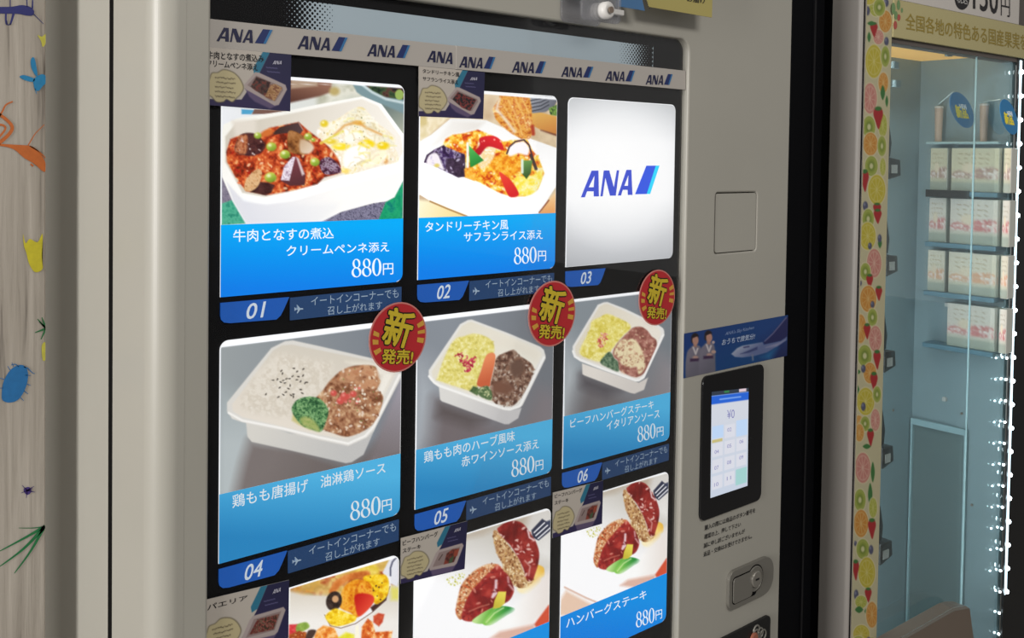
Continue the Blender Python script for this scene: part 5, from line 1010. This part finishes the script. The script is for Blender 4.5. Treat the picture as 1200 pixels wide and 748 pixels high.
cl = link('interior_ceiling', box2(sa1-.04, aR+.02, .03, BB, zc, zc+.01), mat('ceiling_glow', (232, 178, 100), .6, emit=.75), fm); cl['label'] = 'interior ceiling under the header with an added orange glow'  # the ceiling is no lamp; its orange glow is put in by emission
link('window_pane', box2(sa1, aR+.005, .004, .008, .45, zband0), M_glass, fm)
# fruit strip
qf = [np.array(P2(994.5, 830, -.0012)), np.array(P2(1024, 830, -.0012)), np.array(P2(1015.6, -30, -.0012)), np.array(P2(1046, -30, -.0012))]
zl_, zh_ = qf[0][2], qf[2][2]; zs = [P2(996, 790, -.0012)[2], ZT-.02]
A0, A1 = ab(P2(1003, 500, -.0012))[0], sa1
qf = [L2(sa0+.001, -.0012, zs[0]), L2(A1, -.0012, zs[0]), L2(sa0+.001, -.0012, zs[1]), L2(A1, -.0012, zs[1])]
t = thing('fruit_strip', 'cream strip printed with citrus, kiwi and strawberries beside the glass front', 'decal', (qf[0]+qf[1])/2)
quad_picture('fruit_print', qf, 52, 900, 1, 1, paint_fruit_strip, M_print, t, pix=True)
link('strip_sheet', prism([q+N2*.0001 for q in (qf[0], qf[1], qf[3], qf[2])], N2*.0008), mat('strip_edge', (176, 168, 136), .5), t)
# header signs
t = thing('sign_band', 'yellow sign band about domestic fruit above the glass front', 'sign', L2(.5, -.003, zband0))
link('band_board', bevel(box2(sa1+.001, 1.05, -.003, .002, zband0, zband1), .0006, 1), mat('band_yellow', (178, 168, 122), .5), t)
text3('全国各地の特色ある国産果実を', [P2(1061.5, 34.5, -.0034), P2(1203, 59.5, -.0034), P2(1061.5, 15, -.0034), P2(1203, 40.5, -.0034)], mat('olive_ink', (146, 126, 52), .5), t, 'band_lettering', .012)
for k_, (u, v, du, dv, c_) in enumerate(((1047, 10, 2.4, 7, 'g'), (1053, 6, 2, 6, 'g'), (1050, 18, 2, 5, 'g'), (1057, 12, 1.2, 3, 'g'), (1053.3, 20.5, 2, 4, 'r'), (1049.2, 29.5, 2.2, 5, 'r'))):
    link('printed_leaf' if c_ == 'g' else 'printed_berry', fill_poly([P2(u+du*math.cos(a), v+dv*math.sin(a), -.0034) for a in np.linspace(0, 2*math.pi, 13)[:-1]]), mat('leaf_green', (110, 140, 92), .5) if c_ == 'g' else mat('berry_red', (170, 80, 70), .5), t)
aw = ab(P2(1192.5, 20))[0]
t = thing('price_sign', 'white price sign with 150 yen in black at the top right', 'sign', L2(.35, -.003, zband1))
link('sign_board', bevel(box2(sa1+.001, aw, -.0028, .002, zband1+.0003, ZT), .0006, 1), mat('sign_white', (196, 190, 184), .5), t)
link('black_disc', fill_poly([P2(1127.5+8.6*math.cos(a), -2+13.5*math.sin(a), -.0032) for a in np.linspace(0, 2*math.pi, 33)[:-1]]), M_ink, t)
text3('税込', [P2(1121.5, 3.0, -.0036), P2(1134, 5.6, -.0036), P2(1121.5, -7, -.0036), P2(1134, -4.6, -.0036)], M_white, t, 'sign_lettering')
text3('150', [P2(1140.5, 10, -.0034), P2(1169.5, 17, -.0034), P2(1140.5, -24, -.0034), P2(1169.5, -19, -.0034)], M_ink, t, 'sign_lettering', .012)
text3('円', [P2(1173, 18, -.0034), P2(1183.6, 20.5, -.0034), P2(1173, -4, -.0034), P2(1183.6, -2, -.0034)], M_ink, t, 'sign_lettering', .0)
# light strip with diodes
lb = link('light_strip', box2(aR+.0095, aR+.0175, -.0006, .003, P2(1190, 690)[2], zc-.01), mat('light_strip', (200, 226, 236), .5, emit=2.2), fm)
M_led_refl = mat('diode_or_reflection', (235, 250, 255), .5, emit=9)
def led(p, r): return lathe(p, -N2, [(r*.5, 0), (r, r*.4), (r*.7, r), (r*.1, r*1.15)], 8)
ztp, zst = P2(1191, 526)[2], (P2(1191, 526)[2]-P2(1191, 633)[2])/4
for k_ in range(-6, 17):
    z_ = ztp+k_*zst
    if z_ > zc-.02: break
    link('diode_or_reflection', led(L2(aR+.0135, -.0010, z_), .0044), M_led_refl, lb)
for (u0, rr_) in ((1176.5, .0024), (1164, .0016)):  # reflections of the diodes on the inner wall, built as glowing beads
    b0 = ab(PS(u0, 520, aR-.002))[1]; z1_, z2_ = PS(u0, 520, aR-.002)[2], PS(u0, 620.5, aR-.002)[2]; st_ = (z1_-z2_)/4
    for k_ in range(-15 if rr_ > .002 else -6, 9 if rr_ > .002 else 8): link('diode_or_reflection', lathe(L2(aR-.0005, b0, z1_+k_*st_), -D2, [(rr_, 0), (rr_, .001), (rr_*.3, .0025)], 8), M_led_refl, lb)
a_l = bpy.data.lights.new('interior_fill', 'AREA'); a_l.shape = 'RECTANGLE'; a_l.size = .03; a_l.size_y = 1.15; a_l.energy = 2.3; a_l.color = (.92, .98, 1)  # unseen fill light added behind the left stile to brighten the interior
o_ = bpy.data.objects.new('interior_fill', a_l); COL.objects.link(o_); o_.location = L2(sa1-.018, .080, 1.12).tolist()
o_.rotation_euler = Vector((D2*.95+N2*.30).tolist()).to_track_quat('-Z', 'Y').to_euler()
# panel low on the inner right wall
def pw(u, v, d=.002): return PS(u, v, aR-d)
b_a, b_b = ab(pw(1068, 600))[1], ab(pw(1131, 600))[1]; z_t = (pw(1068, 497)[2]+pw(1128, 508)[2])/2
link('service_panel', join([box2(aR-.004, aR, min(b_a, b_b), max(b_a, b_b), zlow+.02, z_t)]), mat('smoked_panel', (104, 122, 124), .25), fm)
for bb_ in (b_a, b_b): link('panel_rail', box2(aR-.010, aR-.003, bb_-.0022, bb_+.0022, zlow+.02, z_t+.012), mat('rail_clear', (156, 186, 194), .25), fm)
link('panel_rail', box2(aR-.010, aR-.003, min(b_a, b_b), max(b_a, b_b), z_t, z_t+.012), mat('rail_clear', None), fm)
ae, be = ab(P2(1139, 300, .012))[:2]
link('clear_divider', box2(ae-.0008, ae+.0008, be, be+.003, zlow, zc-.004), mat('divider_edge', (186, 214, 220), .2), fm)
for (u, v) in ((1046.5, 481), (1072.5, 473.6)): link('wall_screw', lathe(P2(u, v, BB-.001), -N2, [(.0028, 0), (.0024, .0015)], 10), M_steel, fm)
for (u, v) in ((1127, 485), (1139, 592)): link('wall_screw', lathe(pw(u, v, .001), -D2, [(.0028, 0), (.0024, .0015)], 10), M_steel, fm)
for (u, v) in ((1110, 357), (1107, 468), (1112, 409)): p_ = pw(u, v, .004); link('shelf_clip', bevel(box2(ab(p_)[0]-.004, ab(p_)[0]+.004, ab(p_)[1]-.004, ab(p_)[1]+.004, p_[2]-.004, p_[2]+.004), .001, 1), M_white, fm)
for (u, v) in ((1113, 62), (1050, 76), (1052, 98)): p_ = P2(u, v, .03); link('hinge_bracket', bevel(box2(ab(p_)[0]-.008, ab(p_)[0]+.008, .028, .036, p_[2]-.006, p_[2]+.006), .001, 1), M_in2, fm)
# shelves and packs in front of the inner right wall
RT = [171.5, 231, 294, 355]; RB = [222, 283.5, 342.5, 405]
def pk(u, v, d): return PS(u, v, aR-d)
KIND = ['cream', 'berry', 'peach', 'berry']; WORD = ['cream coloured', 'pink and white', 'peach coloured', 'faded pink']
for r in range(4):
    zt_, zb_ = pk(1130, RT[r]+2, .03)[2], pk(1130, RB[r]+2, .03)[2]
    b0, b1 = ab(pk(1183, 300, .03))[1], ab(pk(1086, 300, .03))[1]
    sh = tag(link('shelf', bevel(box2(aR-.040, aR, max(b0, .012), b1, zb_-.010, zb_-.001), .001, 1), mat('shelf_blue', (96, 134, 152), .35), None), 'blue shelf under the %s packs, %s shelf behind the glass front' % (WORD[r], ['highest', 'second highest', 'third', 'lowest'][r]), 'shelf', 'shelves behind the glass front')
    for ci, (ua, ub) in enumerate(((1087.5, 1107.5), (1112, 1168), (1173, 1182))):
        if r == 3 and ci == 0: continue
        ba, bb_ = ab(pk(ub, 300, .03))[1], ab(pk(ua, 300, .03))[1]
        t = thing('frozen_pack', '%s printed pack, %s on its shelf, %s row behind the glass' % (WORD[r], ['leftmost', 'middle', 'rightmost'][ci], ['top', 'second', 'third', 'bottom'][r]), 'pack', L2(aR-.02, (ba+bb_)/2, zb_), 'printed packs behind the glass front')
        link('pack_box', bevel(box2(aR-.0300, aR-.004, ba, bb_, zb_-.001, zt_), .001, 1), mat('pack_white', (196, 198, 190), .4), t)
        quad_picture('pack_print', [L2(aR-.0304, bb_-.0006, zb_), L2(aR-.0304, ba+.0006, zb_), L2(aR-.0304, bb_-.0006, zt_-.0006), L2(aR-.0304, ba+.0006, zt_-.0006)], 40, 40, 100, 100, paint_pack(KIND[r]), M_gloss, t)
p0, p1 = pk(1086.5, 224, .036), pk(1137, 227, .036)
tag(link('price_rail', box2(aR-.042, aR-.038, ab(p1)[1], ab(p0)[1], pk(1100, 231, .036)[2], pk(1100, 222.5, .036)[2]), M_black, None), 'black price rail between the first and second pack rows', 'price rail')
zs_ = pk(1130, 166, .03)[2]; b1 = ab(pk(1088, 166, .03))[1]
tag(link('shelf', bevel(box2(aR-.040, aR, .012, b1, zs_-.005, zs_), .001, 1), mat('shelf_pale', (168, 194, 200), .3), None), 'pale top shelf carrying two small cups behind the glass front', 'shelf', 'shelves behind the glass front')
for i_, (u, v0, v1, wd_) in enumerate(((1099.5, 165, 124.5, 5.5), (1152.5, 166, 121.5, 5))):
    p0 = pk(u, v0, .02); p1 = pk(u, v1, .02); r_ = .008
    t = thing('small_cup', 'small beige cup on the top shelf, %s' % ['left one, behind the left oval sign', 'right one, between the two oval signs'][i_], 'cup', (p0[0], p0[1], zs_), 'small cups on the top shelf')
    link('cup_body', lathe(np.array([p0[0], p0[1], zs_]), (0, 0, 1), [(r_*.8, 0), (r_, p1[2]-zs_-.004)], 20), mat('cup_beige', (196, 172, 156), .5), t)
    link('cup_lid', lathe(np.array([p0[0], p0[1], p1[2]-.004]), (0, 0, 1), [(r_*1.08, 0), (r_*1.08, .003), (r_*.9, .004)], 20), M_white, t)
for i_, (u, v, ru, rv, rot) in enumerate(((1127.3, 129, 11.5, 22.5, -24), (1182.5, 137, 8.6, 21.5, -17))):
    bo = (.014, -.0048)[i_]; c_ = P2(u, v, bo); ca, sa = math.cos(math.radians(rot)), math.sin(math.radians(rot))
    E = lambda x, y, d: P2(u+x*ca-y*sa, v+x*sa+y*ca, bo-d)
    t = thing('oval_sign', 'blue oval sign with yellow and white lettering, %s of the two above the packs' % ['left', 'right'][i_], 'sign', P2(u, v+rv, bo), 'blue oval signs on clear arms')
    ov = [E(ru*math.cos(a), rv*math.sin(a), 0) for a in np.linspace(0, 2*math.pi, 41)[:-1]]
    link('oval_plate', prism(ov, N2*.0012), mat('oval_blue', (34, 104, 150), .4, emit=.25), t)
    h_ = rv/22.5*1.0
    H = lambda x, y: P2(u+x*ru/11.5, v+y*h_, bo-.0006)
    text3('新品', [H(-5.6, 8.5), H(8, 10), H(-8.5, -6.5), H(4.8, -1.0)], mat('oval_yellow', (206, 190, 50), .5, emit=.3), t, 'oval_lettering', .045)
    text3('NEW', [H(-1.5, -1.6), H(6.6, .0), H(-3.6, -7), H(4.2, -6.4)], mat('oval_white', (214, 220, 220), .5, emit=.3), t, 'oval_lettering', .03)
    a0_, a1_ = (P2(1100, 122, bo+.03), P2(1117, 107.5, bo)) if i_ == 0 else (P2(1152, 120, bo+.03), P2(1172, 116.5, bo))
    ax = np.array(a1_)-np.array(a0_); link('clear_arm', lathe(a0_, ax, [(.0008, 0), (.0008, np.linalg.norm(ax))], 8), mat('arm_clear', (190, 206, 206), .2), t)
# black tag holders on the inside of the left stile
for i_, (v, wdt) in enumerate(((196, 15), (309, 14), (421, 14), (533, 14), (645, 15))):
    u = 1036+ (374-v)*.022; c_ = P2(u+8, v, .02); a_, b_, z_ = ab(c_)
    t = thing('tag_holder', 'black tag holder on the left inside the glass, %s of five from the top' % ['first', 'second', 'third', 'fourth', 'lowest'][i_], 'tag holder', c_, 'black tag holders inside the fruit machine')
    a0_ = ab(P2(u, v, .02))[0]; a1_ = ab(P2(u+wdt, v, .02))[0]
    link('holder_body', bevel(prism([L2(a0_, .016, z_-.020), L2(a1_+.003, .020, z_-.014), L2(a1_, .020, z_+.012), L2(a0_, .016, z_+.016)], N2*.02), .001, 1), mat('holder_black', (30, 34, 38), .4), t)
    link('white_tag', box2(a0_+.003, a0_+(a1_-a0_)*.5, .0135, .0150, z_-.010, z_+.004), M_white, t)
    link('cable_loop', bevel(prism([L2(a0_, .024, z_+.014), L2(a0_+.016, .024, z_+.016), L2(a0_+.020, .024, z_+.040), L2(a0_+.010, .024, z_+.075), L2(a0_, .024, z_+.085)], N2*.008), .002, 1), mat('cable_black', (24, 27, 30), .5), t)
# metal hand guard and sill
g = [P2(1040, 757, -.03), P2(1117, 713, -.03), P2(1124, 711, -.03), P2(1132, 710.5, -.03), P2(1137, 714, -.03), P2(1143, 760, -.03), P2(1145, 800, -.03), P2(1040, 800, -.03)]
t = thing('tray_cover', 'brown metal tray cover with a bright top edge in front of the glass, bottom right', 'tray cover', (g[6]+g[7])/2)
link('cover_plate', bevel(prism(g, N2*.026), .0015, 2), M_steel, t)
link('cover_rim', prism([P2(1040, 757, -.0308), P2(1117, 713, -.0308), P2(1132, 710.3, -.0308), P2(1137, 714, -.0308), P2(1132, 714, -.0308), P2(1118, 716.5, -.0308), P2(1040, 761, -.0308)], N2*.0012), mat('bright_rim', (190, 186, 178), .2, metal=.8), t)
